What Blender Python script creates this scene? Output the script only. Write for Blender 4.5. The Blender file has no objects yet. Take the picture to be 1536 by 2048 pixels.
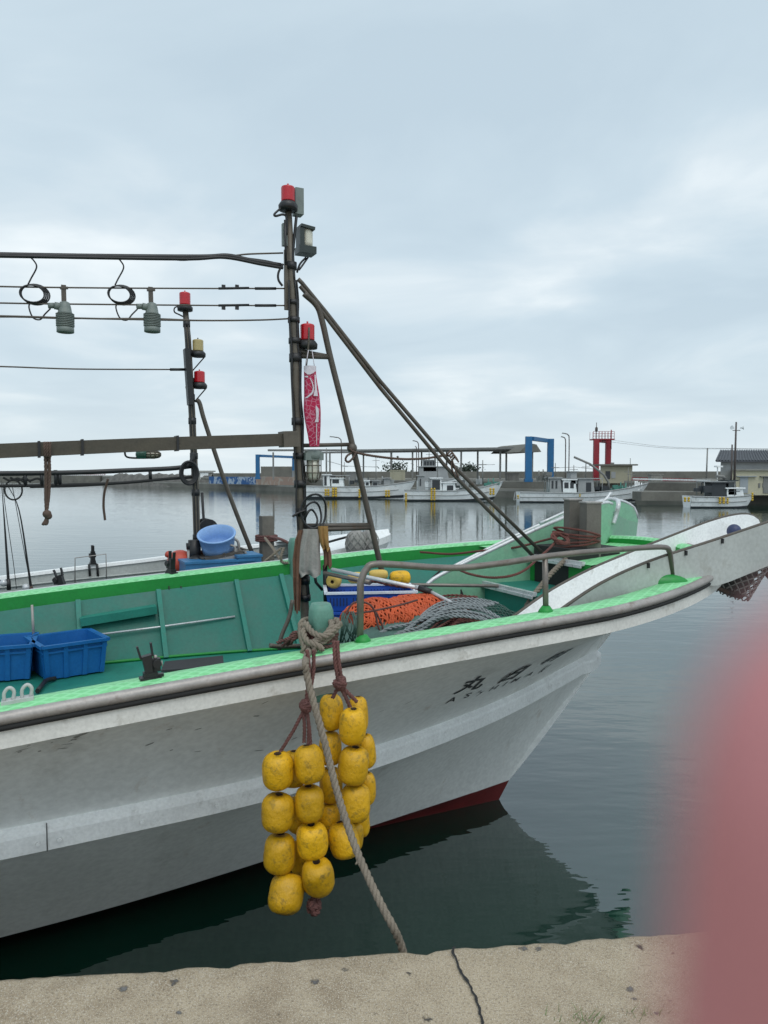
import bpy, bmesh, math, random
from mathutils import Vector, Matrix, Quaternion, noise
random.seed(7)
R = math.radians
V = Vector
sc = bpy.context.scene
col = sc.collection

# ------------------------------------------------------------------ camera
H, FPX, YH = 2.5, 1500.0, 945.5          # eye height over the water, focal length and horizon row (1536x2048 frame)
PIT = math.atan((1024 - YH) / FPX)
cam = bpy.data.cameras.new('camera')
camo = bpy.data.objects.new('camera', cam); col.objects.link(camo)
camo.location = (0, 0, H); camo.rotation_euler = (math.pi / 2 - PIT, 0, 0)
cam.sensor_fit = 'VERTICAL'; cam.sensor_height = 36.0; cam.lens = FPX / 2048 * 36.0
cam.clip_start = 0.004; cam.clip_end = 9000
cam.dof.use_dof = True; cam.dof.focus_distance = 5.5; cam.dof.aperture_fstop = 8.5
sc.camera = camo
sc.render.resolution_x, sc.render.resolution_y = 768, 1024
sc.view_settings.view_transform = 'Standard'
try: sc.view_settings.look = 'None'
except Exception: pass
sc.view_settings.exposure = 0.2; sc.view_settings.gamma = 1.0
sc.cycles.use_denoising = True
sc.cycles.max_bounces = 6

# ------------------------------------------------------------------ sky and sun (overcast)
SUN_EL, SUN_AZ = R(60), R(158)           # azimuth measured from +Y towards +X
W = bpy.data.worlds.new('World'); sc.world = W; W.use_nodes = True
nt = W.node_tree; N = nt.nodes; L = nt.links
for n in list(N): N.remove(n)
def wn(t, **k):
    n = N.new(t)
    for a, b in k.items(): setattr(n, a, b)
    return n
wo = wn('ShaderNodeOutputWorld'); bg = wn('ShaderNodeBackground'); bg.inputs['Strength'].default_value = 0.125
sky = wn('ShaderNodeTexSky', sky_type='NISHITA'); sky.sun_disc = False
sky.sun_elevation = SUN_EL; sky.sun_rotation = SUN_AZ; sky.dust_density = 3.0
tc = wn('ShaderNodeTexCoord'); sp = wn('ShaderNodeSeparateXYZ'); L.new(tc.outputs['Generated'], sp.inputs[0])
def wm(op, a, b=None, clamp=False):
    n = wn('ShaderNodeMath', operation=op); n.use_clamp = clamp
    for i, v in enumerate((a, b)):
        if v is None: continue
        if isinstance(v, (int, float)): n.inputs[i].default_value = v
        else: L.new(v, n.inputs[i])
    return n.outputs[0]
zc = wm('ADD', wm('MAXIMUM', sp.outputs[2], 0.0), 0.16)
cv = wn('ShaderNodeCombineXYZ'); L.new(wm('DIVIDE', sp.outputs[0], zc), cv.inputs[0]); L.new(wm('DIVIDE', sp.outputs[1], zc), cv.inputs[1])
n1 = wn('ShaderNodeTexNoise'); n1.inputs['Scale'].default_value = 1.15; n1.inputs['Detail'].default_value = 7; n1.inputs['Roughness'].default_value = .5
n1.inputs['Distortion'].default_value = .35
mp = wn('ShaderNodeMapping'); mp.inputs['Scale'].default_value = (.95, 1.05, 1); mp.inputs['Location'].default_value = (8.8, .7, 0); mp.inputs['Rotation'].default_value = (0, 0, R(14))
L.new(cv.outputs[0], mp.inputs[0]); L.new(mp.outputs[0], n1.inputs['Vector'])
cr = wn('ShaderNodeValToRGB'); L.new(n1.outputs['Fac'], cr.inputs[0])
e = cr.color_ramp.elements
e[0].position = .36; e[0].color = (3.95, 4.85, 5.5, 1)
e[1].position = .72; e[1].color = (6.6, 7.1, 7.3, 1)
m = cr.color_ramp.elements.new(.50); m.color = (4.4, 5.3, 5.9, 1)
m = cr.color_ramp.elements.new(.60); m.color = (5.15, 5.9, 6.35, 1)
mx = wn('ShaderNodeMixRGB'); mx.inputs[0].default_value = .93
L.new(sky.outputs[0], mx.inputs[1]); L.new(cr.outputs[0], mx.inputs[2])
# paler towards the horizon
hz = wn('ShaderNodeMixRGB'); L.new(wm('MULTIPLY', wm('POWER', wm('SUBTRACT', 1.0, wm('ABSOLUTE', sp.outputs[2]), True), 12.0), .8), hz.inputs[0])
L.new(mx.outputs[0], hz.inputs[1]); hz.inputs[2].default_value = (5.6, 6.25, 6.5, 1)
# the cloud deck is brighter towards the hidden sun, behind the viewer
dt = wn('ShaderNodeVectorMath', operation='DOT_PRODUCT'); L.new(tc.outputs['Generated'], dt.inputs[0]); dt.inputs[1].default_value = (-.25, .97, .0)
dm_ = wn('ShaderNodeMapRange'); dm_.inputs[1].default_value = -.75; dm_.inputs[2].default_value = .35; dm_.inputs[3].default_value = 1.3; dm_.inputs[4].default_value = 1.0; L.new(dt.outputs['Value'], dm_.inputs[0])
sv = wn('ShaderNodeVectorMath', operation='SCALE'); L.new(hz.outputs[0], sv.inputs[0]); L.new(dm_.outputs[0], sv.inputs['Scale'])
L.new(sv.outputs[0], bg.inputs['Color']); L.new(bg.outputs[0], wo.inputs[0])
sd = bpy.data.lights.new('sun', 'SUN'); sd.energy = 1.0; sd.angle = R(40); sd.color = (1, .96, .9)
so = bpy.data.objects.new('sun', sd); col.objects.link(so)
sdir = V((math.sin(SUN_AZ) * math.cos(SUN_EL), math.cos(SUN_AZ) * math.cos(SUN_EL), math.sin(SUN_EL)))
so.rotation_euler = (-sdir).to_track_quat('-Z', 'Y').to_euler(); so.location = (8, -20, 40)

# ------------------------------------------------------------------ measuring helpers
CAM = V((0, 0, H))
def ray(px, py):
    dx, dy = (px - 768) / FPX, -(py - 1024) / FPX
    return V((dx, math.cos(PIT) + dy * math.sin(PIT), -math.sin(PIT) + dy * math.cos(PIT)))
def at(px, py, Y):
    r = ray(px, py); return CAM + r * (Y / r.y)
def onz(px, py, z):
    r = ray(px, py); return CAM + r * ((z - H) / r.z)
TH = .45
U3 = V((math.cos(TH), math.sin(TH), 0)); N3 = V((-math.sin(TH), math.cos(TH), 0)); Z3 = V((0, 0, 1))
F0 = onz(1000, 1600, 0)                  # foot of the near boat's stem at the waterline
def BL(s, n, z): return F0 + U3 * s + N3 * n + Z3 * z
def onn(px, py, n):
    r = ray(px, py); return CAM + r * ((n - (CAM - F0).dot(N3)) / r.dot(N3))
def sn(P): d = P - F0; return d.dot(U3), d.dot(N3), P.z
def proj(P):
    X, Y, Z = P.x, P.y, P.z - H
    d = Y * math.cos(PIT) - Z * math.sin(PIT); v = Y * math.sin(PIT) + Z * math.cos(PIT)
    return 768 + FPX * X / d, 1024 - FPX * v / d
def lerp(a, b, t): return a + (b - a) * t
def interp(tab, x):
    if x <= tab[0][0]: return tab[0][1]
    for (a, b), (c, d) in zip(tab, tab[1:]):
        if x <= c: return b + (d - b) * (x - a) / (c - a)
    return tab[-1][1]
def crom(pts, k=6, closed=False):
    pts = [V(p) for p in pts]; n = len(pts); out = []
    rng = n if closed else n - 1
    for i in range(rng):
        p1, p2 = pts[i], pts[(i + 1) % n]
        p0 = pts[(i - 1) % n] if (closed or i > 0) else p1 * 2 - p2
        p3 = pts[(i + 2) % n] if (closed or i + 2 < n) else p2 * 2 - p1
        for j in range(k):
            t = j / k
            out.append(.5 * ((2 * p1) + (p2 - p0) * t + (2 * p0 - 5 * p1 + 4 * p2 - p3) * t * t + (3 * p1 - 3 * p2 + p3 - p0) * t ** 3))
    if not closed: out.append(pts[-1])
    return out
def resample(p, step):
    out = [p[0]]; acc = 0
    for a, b in zip(p, p[1:]):
        d = (b - a).length
        if d < 1e-9: continue
        x = step - acc
        while x <= d:
            out.append(a + (b - a) * (x / d)); x += step
        acc = (acc + d) % step
    out.append(p[-1]); return out

# ------------------------------------------------------------------ materials
MATS = {}
def mat(name, c, rough=.5, metal=0, var=.18, scale=6, bump=.0, bscale=40, stain=None, stain_amt=.0, sscale=9, spec=.5, streak=False, coat=0, trans=0, fine=.08, stain2=None, rnd=False):
    m = bpy.data.materials.new(name); m.use_nodes = True; t = m.node_tree; n = t.nodes; l = t.links
    b = n['Principled BSDF']
    b.inputs['Roughness'].default_value = rough; b.inputs['Metallic'].default_value = metal
    b.inputs['Specular IOR Level'].default_value = spec
    if coat: b.inputs['Coat Weight'].default_value = coat; b.inputs['Coat Roughness'].default_value = .15
    if trans: b.inputs['Transmission Weight'].default_value = trans
    tc = n.new('ShaderNodeTexCoord')
    vec = tc.outputs['Object']
    if rnd:
        oi = n.new('ShaderNodeObjectInfo'); rv = n.new('ShaderNodeVectorMath'); rv.operation = 'SCALE'; rv.inputs[0].default_value = (41, 17, 29); l.new(oi.outputs['Random'], rv.inputs['Scale'])
        av = n.new('ShaderNodeVectorMath'); av.operation = 'ADD'; l.new(tc.outputs['Object'], av.inputs[0]); l.new(rv.outputs[0], av.inputs[1]); vec = av.outputs[0]
    a = n.new('ShaderNodeTexNoise'); a.inputs['Scale'].default_value = scale; a.inputs['Detail'].default_value = 6; a.inputs['Roughness'].default_value = .65
    l.new(vec, a.inputs['Vector'])
    r = n.new('ShaderNodeMapRange'); r.inputs[1].default_value = .3; r.inputs[2].default_value = .7; r.inputs[3].default_value = 1 - var; r.inputs[4].default_value = 1 + var
    l.new(a.outputs['Fac'], r.inputs[0])
    f = n.new('ShaderNodeTexNoise'); f.inputs['Scale'].default_value = scale * 14; f.inputs['Detail'].default_value = 3
    l.new(vec, f.inputs['Vector'])
    r2 = n.new('ShaderNodeMapRange'); r2.inputs[1].default_value = .3; r2.inputs[2].default_value = .7; r2.inputs[3].default_value = 1 - fine; r2.inputs[4].default_value = 1 + fine
    l.new(f.outputs['Fac'], r2.inputs[0])
    mu = n.new('ShaderNodeMath'); mu.operation = 'MULTIPLY'; l.new(r.outputs[0], mu.inputs[0]); l.new(r2.outputs[0], mu.inputs[1])
    if rnd:
        rm_ = n.new('ShaderNodeMapRange'); rm_.inputs[3].default_value = .72; rm_.inputs[4].default_value = 1.12; l.new(oi.outputs['Random'], rm_.inputs[0])
        m3 = n.new('ShaderNodeMath'); m3.operation = 'MULTIPLY'; l.new(mu.outputs[0], m3.inputs[0]); l.new(rm_.outputs[0], m3.inputs[1]); mu = m3
    mm = n.new('ShaderNodeVectorMath'); mm.operation = 'SCALE'; mm.inputs[0].default_value = c[:3]; l.new(mu.outputs[0], mm.inputs['Scale'])
    out = mm.outputs[0]
    if stain is not None:
        s = n.new('ShaderNodeTexNoise'); s.inputs['Scale'].default_value = sscale; s.inputs['Detail'].default_value = 8; s.inputs['Roughness'].default_value = .7
        if streak:
            mp = n.new('ShaderNodeMapping'); mp.inputs['Scale'].default_value = (1, 1, .18); l.new(vec, mp.inputs[0]); l.new(mp.outputs[0], s.inputs['Vector'])
        else: l.new(vec, s.inputs['Vector'])
        q = n.new('ShaderNodeMapRange'); q.inputs[1].default_value = .56; q.inputs[2].default_value = .72; q.inputs[3].default_value = 0; q.inputs[4].default_value = stain_amt
        l.new(s.outputs['Fac'], q.inputs[0])
        x = n.new('ShaderNodeMixRGB'); l.new(q.outputs[0], x.inputs[0]); l.new(out, x.inputs[1]); x.inputs[2].default_value = (*stain, 1)
        out = x.outputs[0]
    if stain2:
        c2_, am2, s2_, sx_, th_ = stain2
        mp = n.new('ShaderNodeMapping'); mp.inputs['Scale'].default_value = sx_; l.new(vec, mp.inputs[0])
        s = n.new('ShaderNodeTexNoise'); s.inputs['Scale'].default_value = s2_; s.inputs['Detail'].default_value = 7; s.inputs['Roughness'].default_value = .75; l.new(mp.outputs[0], s.inputs['Vector'])
        q = n.new('ShaderNodeMapRange'); q.inputs[1].default_value = th_; q.inputs[2].default_value = th_ + .13; q.inputs[4].default_value = am2; l.new(s.outputs['Fac'], q.inputs[0])
        x = n.new('ShaderNodeMixRGB'); l.new(q.outputs[0], x.inputs[0]); l.new(out, x.inputs[1]); x.inputs[2].default_value = (*c2_, 1); out = x.outputs[0]
    l.new(out, b.inputs['Base Color'])
    rr = n.new('ShaderNodeMapRange'); rr.inputs[1].default_value = .3; rr.inputs[2].default_value = .7; rr.inputs[3].default_value = max(rough - .1, .03); rr.inputs[4].default_value = min(rough + .12, 1)
    l.new(a.outputs['Fac'], rr.inputs[0]); l.new(rr.outputs[0], b.inputs['Roughness'])
    if bump:
        k = n.new('ShaderNodeTexNoise'); k.inputs['Scale'].default_value = bscale; k.inputs['Detail'].default_value = 5; l.new(vec, k.inputs['Vector'])
        bp = n.new('ShaderNodeBump'); bp.inputs['Strength'].default_value = bump; bp.inputs['Distance'].default_value = .01
        l.new(k.outputs['Fac'], bp.inputs['Height']); l.new(bp.outputs[0], b.inputs['Normal'])
    MATS[name] = m; return m
mat('hull_white', (.74, .75, .73), .42, var=.06, scale=2.2, stain=(.3, .29, .25), stain_amt=.4, sscale=2.6, streak=True, bump=.06, bscale=9, stain2=((.33, .22, .13), .45, 5.5, (1, 1, .07), .61))
mat('band_white', (.66, .65, .61), .5, var=.1, scale=5, stain=(.2, .17, .12), stain_amt=.6, sscale=7, bump=.1, bscale=30)
mat('strake_white', (.74, .75, .74), .5, var=.08, scale=5, stain=(.22, .2, .17), stain_amt=.5, sscale=8, bump=.12, bscale=25)
mat('boot_red', (.13, .012, .012), .55, var=.2)
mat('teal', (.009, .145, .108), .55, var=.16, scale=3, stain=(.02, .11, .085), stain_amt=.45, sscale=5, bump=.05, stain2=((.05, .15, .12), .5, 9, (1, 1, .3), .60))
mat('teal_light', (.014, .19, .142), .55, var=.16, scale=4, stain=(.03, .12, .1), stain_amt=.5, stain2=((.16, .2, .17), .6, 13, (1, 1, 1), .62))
mat('green_lip', (.008, .24, .035), .5, var=.1, scale=4, stain=(.02, .18, .06), stain_amt=.35)
mat('green_pale', (.22, .45, .30), .45, var=.1, scale=3, stain=(.3, .34, .27), stain_amt=.5)
mat('grey_paint', (.42, .44, .42), .5, var=.1, scale=3, stain=(.25, .24, .2), stain_amt=.5, sscale=6)
mat('white_paint', (.80, .81, .80), .4, var=.07, scale=4, stain=(.35, .33, .28), stain_amt=.5, sscale=8)
mat('rust_steel', (.09, .077, .063), .5, .25, var=.25, scale=12, stain=(.10, .045, .02), stain_amt=.6, sscale=16, bump=.15, bscale=60)
mat('mast_steel', (.105, .09, .07), .5, .2, var=.28, scale=9, stain=(.20, .18, .14), stain_amt=.55, sscale=10, bump=.1, bscale=50)
mat('rail_steel', (.36, .335, .315), .5, .4, var=.25, scale=7, stain=(.10, .06, .04), stain_amt=.75, sscale=7, bump=.1, bscale=50)
mat('white_steel', (.6, .61, .62), .3, .3, var=.12, scale=8, stain=(.2, .12, .07), stain_amt=.4, sscale=14)
mat('hand_rail', (.20, .175, .155), .42, .5, var=.22, scale=10, stain=(.10, .055, .03), stain_amt=.6, sscale=14, bump=.1)
mat('black', (.012, .012, .013), .45, var=.2)
mat('black_rough', (.018, .018, .018), .8, var=.2)
mat('dark_green_plastic', (.02, .03, .027), .4)
mat('red_lens', (.46, .004, .012), .3, var=.08, coat=.2)
mat('amber_lens', (.42, .33, .14), .25, var=.1)
mat('clear_lens', (.62, .60, .50), .2, var=.12, scale=25)
mat('glass_dark', (.02, .03, .035), .08, var=.1)
mat('lamp_grey', (.16, .19, .175), .5, var=.15, scale=20, stain=(.08, .07, .05), stain_amt=.4)
mat('lamp_green', (.03, .10, .075), .45)
mat('wood_bitt', (.13, .118, .10), .75, var=.25, scale=5, stain=(.06, .05, .04), stain_amt=.7, sscale=7, streak=True, bump=.25, bscale=30)
mat('wood_boom', (.066, .056, .041), .65, var=.25, scale=5, stain=(.05, .045, .035), stain_amt=.6, sscale=8, bump=.2, bscale=35)
mat('float_yellow', (.68, .375, .004), .5, var=.12, scale=1.4, stain=(.12, .085, .015), stain_amt=.9, sscale=1.5, bump=.4, bscale=5, rnd=True, stain2=((.15, .11, .02), .75, 1.2, (1, 1, 1.6), .54))
mat('float_hole_shade', (.05, .028, .012), .9)  # dark cord tone, also paints the shade deep in the hole
mat('float_pale', (.62, .43, .10), .6, var=.12, scale=9, stain=(.3, .22, .08), stain_amt=.5)
mat('rope_tan', (.20, .168, .13), .85, var=.18, scale=20, bump=.3, bscale=150, fine=.2)
mat('rope_grey', (.23, .25, .255), .85, var=.2, scale=20, bump=.3, bscale=150, fine=.2)
mat('rope_maroon', (.13, .045, .035), .85, var=.25, scale=20, bump=.3, bscale=150, fine=.2)
mat('rope_brown', (.10, .065, .05), .85, var=.25, scale=18, bump=.3, bscale=150)
mat('cord_red', (.13, .055, .048), .85, var=.3, scale=18, stain=(.25, .2, .18), stain_amt=.5, bump=.3, bscale=120)
mat('net_orange', (.50, .085, .025), .75, var=.2, scale=10, bump=.2, bscale=90)
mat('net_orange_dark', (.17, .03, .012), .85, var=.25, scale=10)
mat('net_green', (.07, .13, .11), .85, var=.25, scale=20)
mat('net_grey', (.27, .26, .245), .9, var=.2, scale=20)
mat('net_grey_dark', (.10, .10, .095), .9, var=.25, scale=20)
mat('crate_blue', (.006, .115, .36), .42, var=.1, scale=5, stain=(.02, .15, .34), stain_amt=.4)
mat('basket_blue', (.012, .07, .36), .4, var=.1)
mat('basket_white', (.62, .66, .72), .45, var=.08)
mat('tub_blue', (.22, .38, .66), .4, var=.08)
mat('box_blue', (.03, .16, .33), .5, var=.15)
mat('red_ball', (.42, .055, .03), .45, var=.12)
mat('rag_grey', (.30, .285, .26), .95, var=.2, scale=9, stain=(.13, .12, .11), stain_amt=.6, bump=.4, bscale=60)
mat('rag_brown', (.30, .17, .055), .95, var=.3, scale=14, stain=(.09, .045, .025), stain_amt=.7, bump=.4, bscale=60)
mat('rag_rust', (.15, .075, .045), .95, var=.3, scale=14, bump=.4, bscale=60)
mat('carp_white', (.60, .56, .60), .8, var=.08)
mat('rubber', (.025, .024, .027), .8, var=.2, bump=.2)
mat('rubber_mat', (.035, .032, .036), .7, var=.2)
mat('navy_ball', (.03, .04, .10), .45)
mat('skin', (.54, .21, .215), .65, var=.10, scale=90)
mat('nail', (.50, .25, .23), .3, var=.05)
mat('far_concrete', (.155, .15, .13), .9, var=.25, scale=.5, stain=(.06, .06, .05), stain_amt=.6, sscale=.3)
mat('far_concrete_pale', (.26, .255, .23), .9, var=.2, scale=.6, stain=(.12, .115, .1), stain_amt=.6, sscale=.5)
mat('far_rock', (.12, .115, .105), .95, var=.4, scale=1.2)
mat('far_white', (.80, .82, .82), .5, var=.1, scale=1.2, stain=(.28, .28, .25), stain_amt=.6, sscale=1.5)
mat('far_grey', (.30, .31, .31), .6, var=.15, scale=1.5)
mat('far_dark', (.03, .035, .04), .6, var=.2)
mat('far_blue', (.012, .115, .27), .5, var=.15, scale=1.5)
mat('far_red', (.24, .012, .022), .5, var=.15, scale=1.5)
mat('far_teal', (.06, .2, .16), .6, var=.15)
mat('far_beige', (.34, .32, .235), .8, var=.1, scale=.8, stain=(.2, .18, .13), stain_amt=.4, sscale=.8)
mat('far_cream', (.46, .43, .31), .8, var=.08, scale=.8, stain=(.28, .25, .18), stain_amt=.4, sscale=.8)
mat('far_roof', (.055, .06, .07), .6, var=.2, scale=2)
mat('far_steel', (.19, .19, .18), .6, .2, var=.2, scale=1)
mat('far_pole', (.075, .06, .055), .7, var=.2, scale=1)
mat('far_yellow', (.50, .33, .03), .6, var=.15)
mat('far_tree', (.035, .05, .035), .9, var=.4, scale=2)
mat('door_grey', (.30, .33, .35), .6, var=.08)

def special(name, base='grey_paint'):
    m = bpy.data.materials.new(name); m.use_nodes = True; MATS[name] = m
    return m, m.node_tree.nodes, m.node_tree.links, m.node_tree.nodes['Principled BSDF']
# pale green cap with moulded anti-slip diamonds
m, n, l, b = special('green_cap')
tc = n.new('ShaderNodeTexCoord'); hs = []
for k, ang in enumerate((R(25.8 + 32), R(25.8 - 32))):
    mp = n.new('ShaderNodeMapping'); mp.inputs['Rotation'].default_value = (0, 0, -ang); l.new(tc.outputs['Object'], mp.inputs[0])
    w = n.new('ShaderNodeTexWave'); w.bands_direction = 'Y'; w.inputs['Scale'].default_value = 7.5; w.inputs['Distortion'].default_value = .25; w.inputs['Detail'].default_value = 1
    l.new(mp.outputs[0], w.inputs['Vector'])
    r = n.new('ShaderNodeMapRange'); r.inputs[1].default_value = .62; r.inputs[2].default_value = .9; l.new(w.outputs['Fac'], r.inputs[0]); hs.append(r.outputs[0])
mxm = n.new('ShaderNodeMath'); mxm.operation = 'MAXIMUM'; l.new(hs[0], mxm.inputs[0]); l.new(hs[1], mxm.inputs[1])
no = n.new('ShaderNodeTexNoise'); no.inputs['Scale'].default_value = 5; no.inputs['Detail'].default_value = 6; l.new(tc.outputs['Object'], no.inputs['Vector'])
c1 = n.new('ShaderNodeMixRGB'); c1.inputs[1].default_value = (.15, .50, .20, 1); c1.inputs[2].default_value = (.23, .62, .29, 1); l.new(no.outputs['Fac'], c1.inputs[0])
c2 = n.new('ShaderNodeMixRGB'); c2.inputs[2].default_value = (.26, .66, .33, 1); l.new(mxm.outputs[0], c2.inputs[0]); l.new(c1.outputs[0], c2.inputs[1])
st = n.new('ShaderNodeTexNoise'); st.inputs['Scale'].default_value = 11; st.inputs['Detail'].default_value = 8; l.new(tc.outputs['Object'], st.inputs['Vector'])
q = n.new('ShaderNodeMapRange'); q.inputs[1].default_value = .58; q.inputs[2].default_value = .75; q.inputs[4].default_value = .7; l.new(st.outputs['Fac'], q.inputs[0])
c3 = n.new('ShaderNodeMixRGB'); c3.inputs[2].default_value = (.13, .30, .15, 1); l.new(q.outputs[0], c3.inputs[0]); l.new(c2.outputs[0], c3.inputs[1])
l.new(c3.outputs[0], b.inputs['Base Color']); b.inputs['Roughness'].default_value = .5
bp = n.new('ShaderNodeBump'); bp.inputs['Strength'].default_value = .45; bp.inputs['Distance'].default_value = .005; l.new(mxm.outputs[0], bp.inputs['Height']); l.new(bp.outputs[0], b.inputs['Normal'])
# quay concrete: exposed aggregate, pits, dark stones
m, n, l, b = special('quay_concrete')
tc = n.new('ShaderNodeTexCoord'); o = tc.outputs['Object']
def nz(sc_, det=6, ro=.6):
    x = n.new('ShaderNodeTexNoise'); x.inputs['Scale'].default_value = sc_; x.inputs['Detail'].default_value = det; x.inputs['Roughness'].default_value = ro; l.new(o, x.inputs['Vector']); return x.outputs['Fac']
def rmp(v, a, b_, c=0, d=1):
    r = n.new('ShaderNodeMapRange'); r.inputs[1].default_value = a; r.inputs[2].default_value = b_; r.inputs[3].default_value = c; r.inputs[4].default_value = d; l.new(v, r.inputs[0]); return r.outputs[0]
def mixc(f, a, b_):
    x = n.new('ShaderNodeMixRGB')
    for i, v in ((0, f), (1, a), (2, b_)):
        if isinstance(v, tuple): x.inputs[i].default_value = (*v, 1)
        elif isinstance(v, float): x.inputs[i].default_value = v
        else: l.new(v, x.inputs[i])
    return x.outputs[0]
big = nz(1.6, 5); mid = nz(9, 6); fin = nz(120, 4, .7); grit = nz(300, 2, .5)
c = mixc(rmp(big, .35, .65), (.43, .35, .245), (.30, .235, .16))
c = mixc(rmp(mid, .4, .68), c, (.45, .37, .265))
c = mixc(rmp(fin, .36, .64, 0, .75), (.15, .125, .095), c) if False else mixc(rmp(fin, .51, .65, 0, .7), c, (.13, .105, .078))
c = mixc(rmp(grit, .54, .66, 0, .9), c, (.62, .56, .47))
vo = n.new('ShaderNodeTexVoronoi'); vo.inputs['Scale'].default_value = 21; vo.inputs['Randomness'].default_value = 1
wn_ = n.new('ShaderNodeTexNoise'); wn_.inputs['Scale'].default_value = 45; l.new(o, wn_.inputs['Vector']); wa = n.new('ShaderNodeVectorMath'); wa.operation = 'MULTIPLY_ADD'; l.new(wn_.outputs['Color'], wa.inputs[0]); wa.inputs[1].default_value = (.035, .035, .035); l.new(o, wa.inputs[2]); l.new(wa.outputs[0], vo.inputs['Vector'])
vsel = n.new('ShaderNodeSeparateColor'); l.new(vo.outputs['Color'], vsel.inputs[0])
sel = n.new('ShaderNodeMath'); sel.operation = 'GREATER_THAN'; sel.inputs[1].default_value = .88; l.new(vsel.outputs[0], sel.inputs[0])
dist = n.new('ShaderNodeMath'); dist.operation = 'ADD'; l.new(vo.outputs['Distance'], dist.inputs[0])
dn = rmp(fin, .3, .7, -.12, .12); l.new(dn, dist.inputs[1])
spot = n.new('ShaderNodeMath'); spot.operation = 'MULTIPLY'; l.new(sel.outputs[0], spot.inputs[0]); l.new(rmp(dist.outputs[0], .14, .28, 1, 0), spot.inputs[1])
c = mixc(spot.outputs[0], c, mixc(vsel.outputs[1], (.06, .052, .045), (.19, .185, .18)))
l.new(c, b.inputs['Base Color']); b.inputs['Roughness'].default_value = .93; b.inputs['Specular IOR Level'].default_value = .2
ad = n.new('ShaderNodeMath'); ad.operation = 'MULTIPLY_ADD'; l.new(spot.outputs[0], ad.inputs[0]); ad.inputs[1].default_value = -.9; l.new(fin, ad.inputs[2])
bp = n.new('ShaderNodeBump'); bp.inputs['Strength'].default_value = .9; bp.inputs['Distance'].default_value = .006; l.new(ad.outputs[0], bp.inputs['Height']); l.new(bp.outputs[0], b.inputs['Normal'])
# harbour water
m, n, l, b = special('harbour_water')
tc = n.new('ShaderNodeTexCoord')
b.inputs['Base Color'].default_value = (.0022, .026, .0175, 1); b.inputs['Roughness'].default_value = .015; b.inputs['IOR'].default_value = 2.15
def wv(scale, sx, sy, rot, det):
    mp = n.new('ShaderNodeMapping'); mp.inputs['Scale'].default_value = (sx, sy, 1); mp.inputs['Rotation'].default_value = (0, 0, rot); l.new(tc.outputs['Object'], mp.inputs[0])
    x = n.new('ShaderNodeTexNoise'); x.inputs['Scale'].default_value = scale; x.inputs['Detail'].default_value = det; x.inputs['Roughness'].default_value = .5; l.new(mp.outputs[0], x.inputs['Vector']); return x.outputs['Fac']
s1 = wv(1.5, .55, 1.5, R(8), 3); s2 = wv(5.5, .6, 1.5, R(-12), 2); s3 = wv(.16, .6, 1.3, R(20), 2)
a1 = n.new('ShaderNodeMath'); a1.operation = 'MULTIPLY_ADD'; l.new(s2, a1.inputs[0]); a1.inputs[1].default_value = .3; l.new(s1, a1.inputs[2])
a2 = n.new('ShaderNodeMath'); a2.operation = 'MULTIPLY_ADD'; l.new(s3, a2.inputs[0]); a2.inputs[1].default_value = 1.6; l.new(a1.outputs[0], a2.inputs[2])
bp = n.new('ShaderNodeBump'); bp.inputs['Strength'].default_value = 1; bp.inputs['Distance'].default_value = .0095; l.new(a2.outputs[0], bp.inputs['Height']); l.new(bp.outputs[0], b.inputs['Normal'])
# carp streamer print: crimson with pale scale arcs
m, n, l, b = special('carp_crimson')
tc = n.new('ShaderNodeTexCoord')
vo = n.new('ShaderNodeTexVoronoi'); vo.feature = 'DISTANCE_TO_EDGE'; vo.inputs['Scale'].default_value = 34; l.new(tc.outputs['Object'], vo.inputs['Vector'])
r = n.new('ShaderNodeMapRange'); r.inputs[1].default_value = .0; r.inputs[2].default_value = .09; r.inputs[3].default_value = .7; r.inputs[4].default_value = 0; l.new(vo.outputs['Distance'], r.inputs[0])
x = n.new('ShaderNodeMixRGB'); x.inputs[1].default_value = (.40, .012, .06, 1); x.inputs[2].default_value = (.58, .28, .36, 1); l.new(r.outputs[0], x.inputs[0])
l.new(x.outputs[0], b.inputs['Base Color']); b.inputs['Roughness'].default_value = .8
mat('carp_plain', (.40, .012, .065), .8, var=.1)
# painted sea wall panels
for nm, ca, cb in (('mural_blue', (.03, .10, .26), (.35, .42, .5)), ('mural_pink', (.36, .25, .2), (.42, .36, .3))):
    m, n, l, b = special(nm)
    tc = n.new('ShaderNodeTexCoord'); x = n.new('ShaderNodeTexNoise'); x.inputs['Scale'].default_value = .9; x.inputs['Detail'].default_value = 4; x.inputs['Distortion'].default_value = 1.5; l.new(tc.outputs['Object'], x.inputs['Vector'])
    r = n.new('ShaderNodeMapRange'); r.inputs[1].default_value = .50; r.inputs[2].default_value = .58; l.new(x.outputs['Fac'], r.inputs[0])
    y = n.new('ShaderNodeMixRGB'); y.inputs[1].default_value = (*ca, 1); y.inputs[2].default_value = (*cb, 1); l.new(r.outputs[0], y.inputs[0]); l.new(y.outputs[0], b.inputs['Base Color']); b.inputs['Roughness'].default_value = .9

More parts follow.
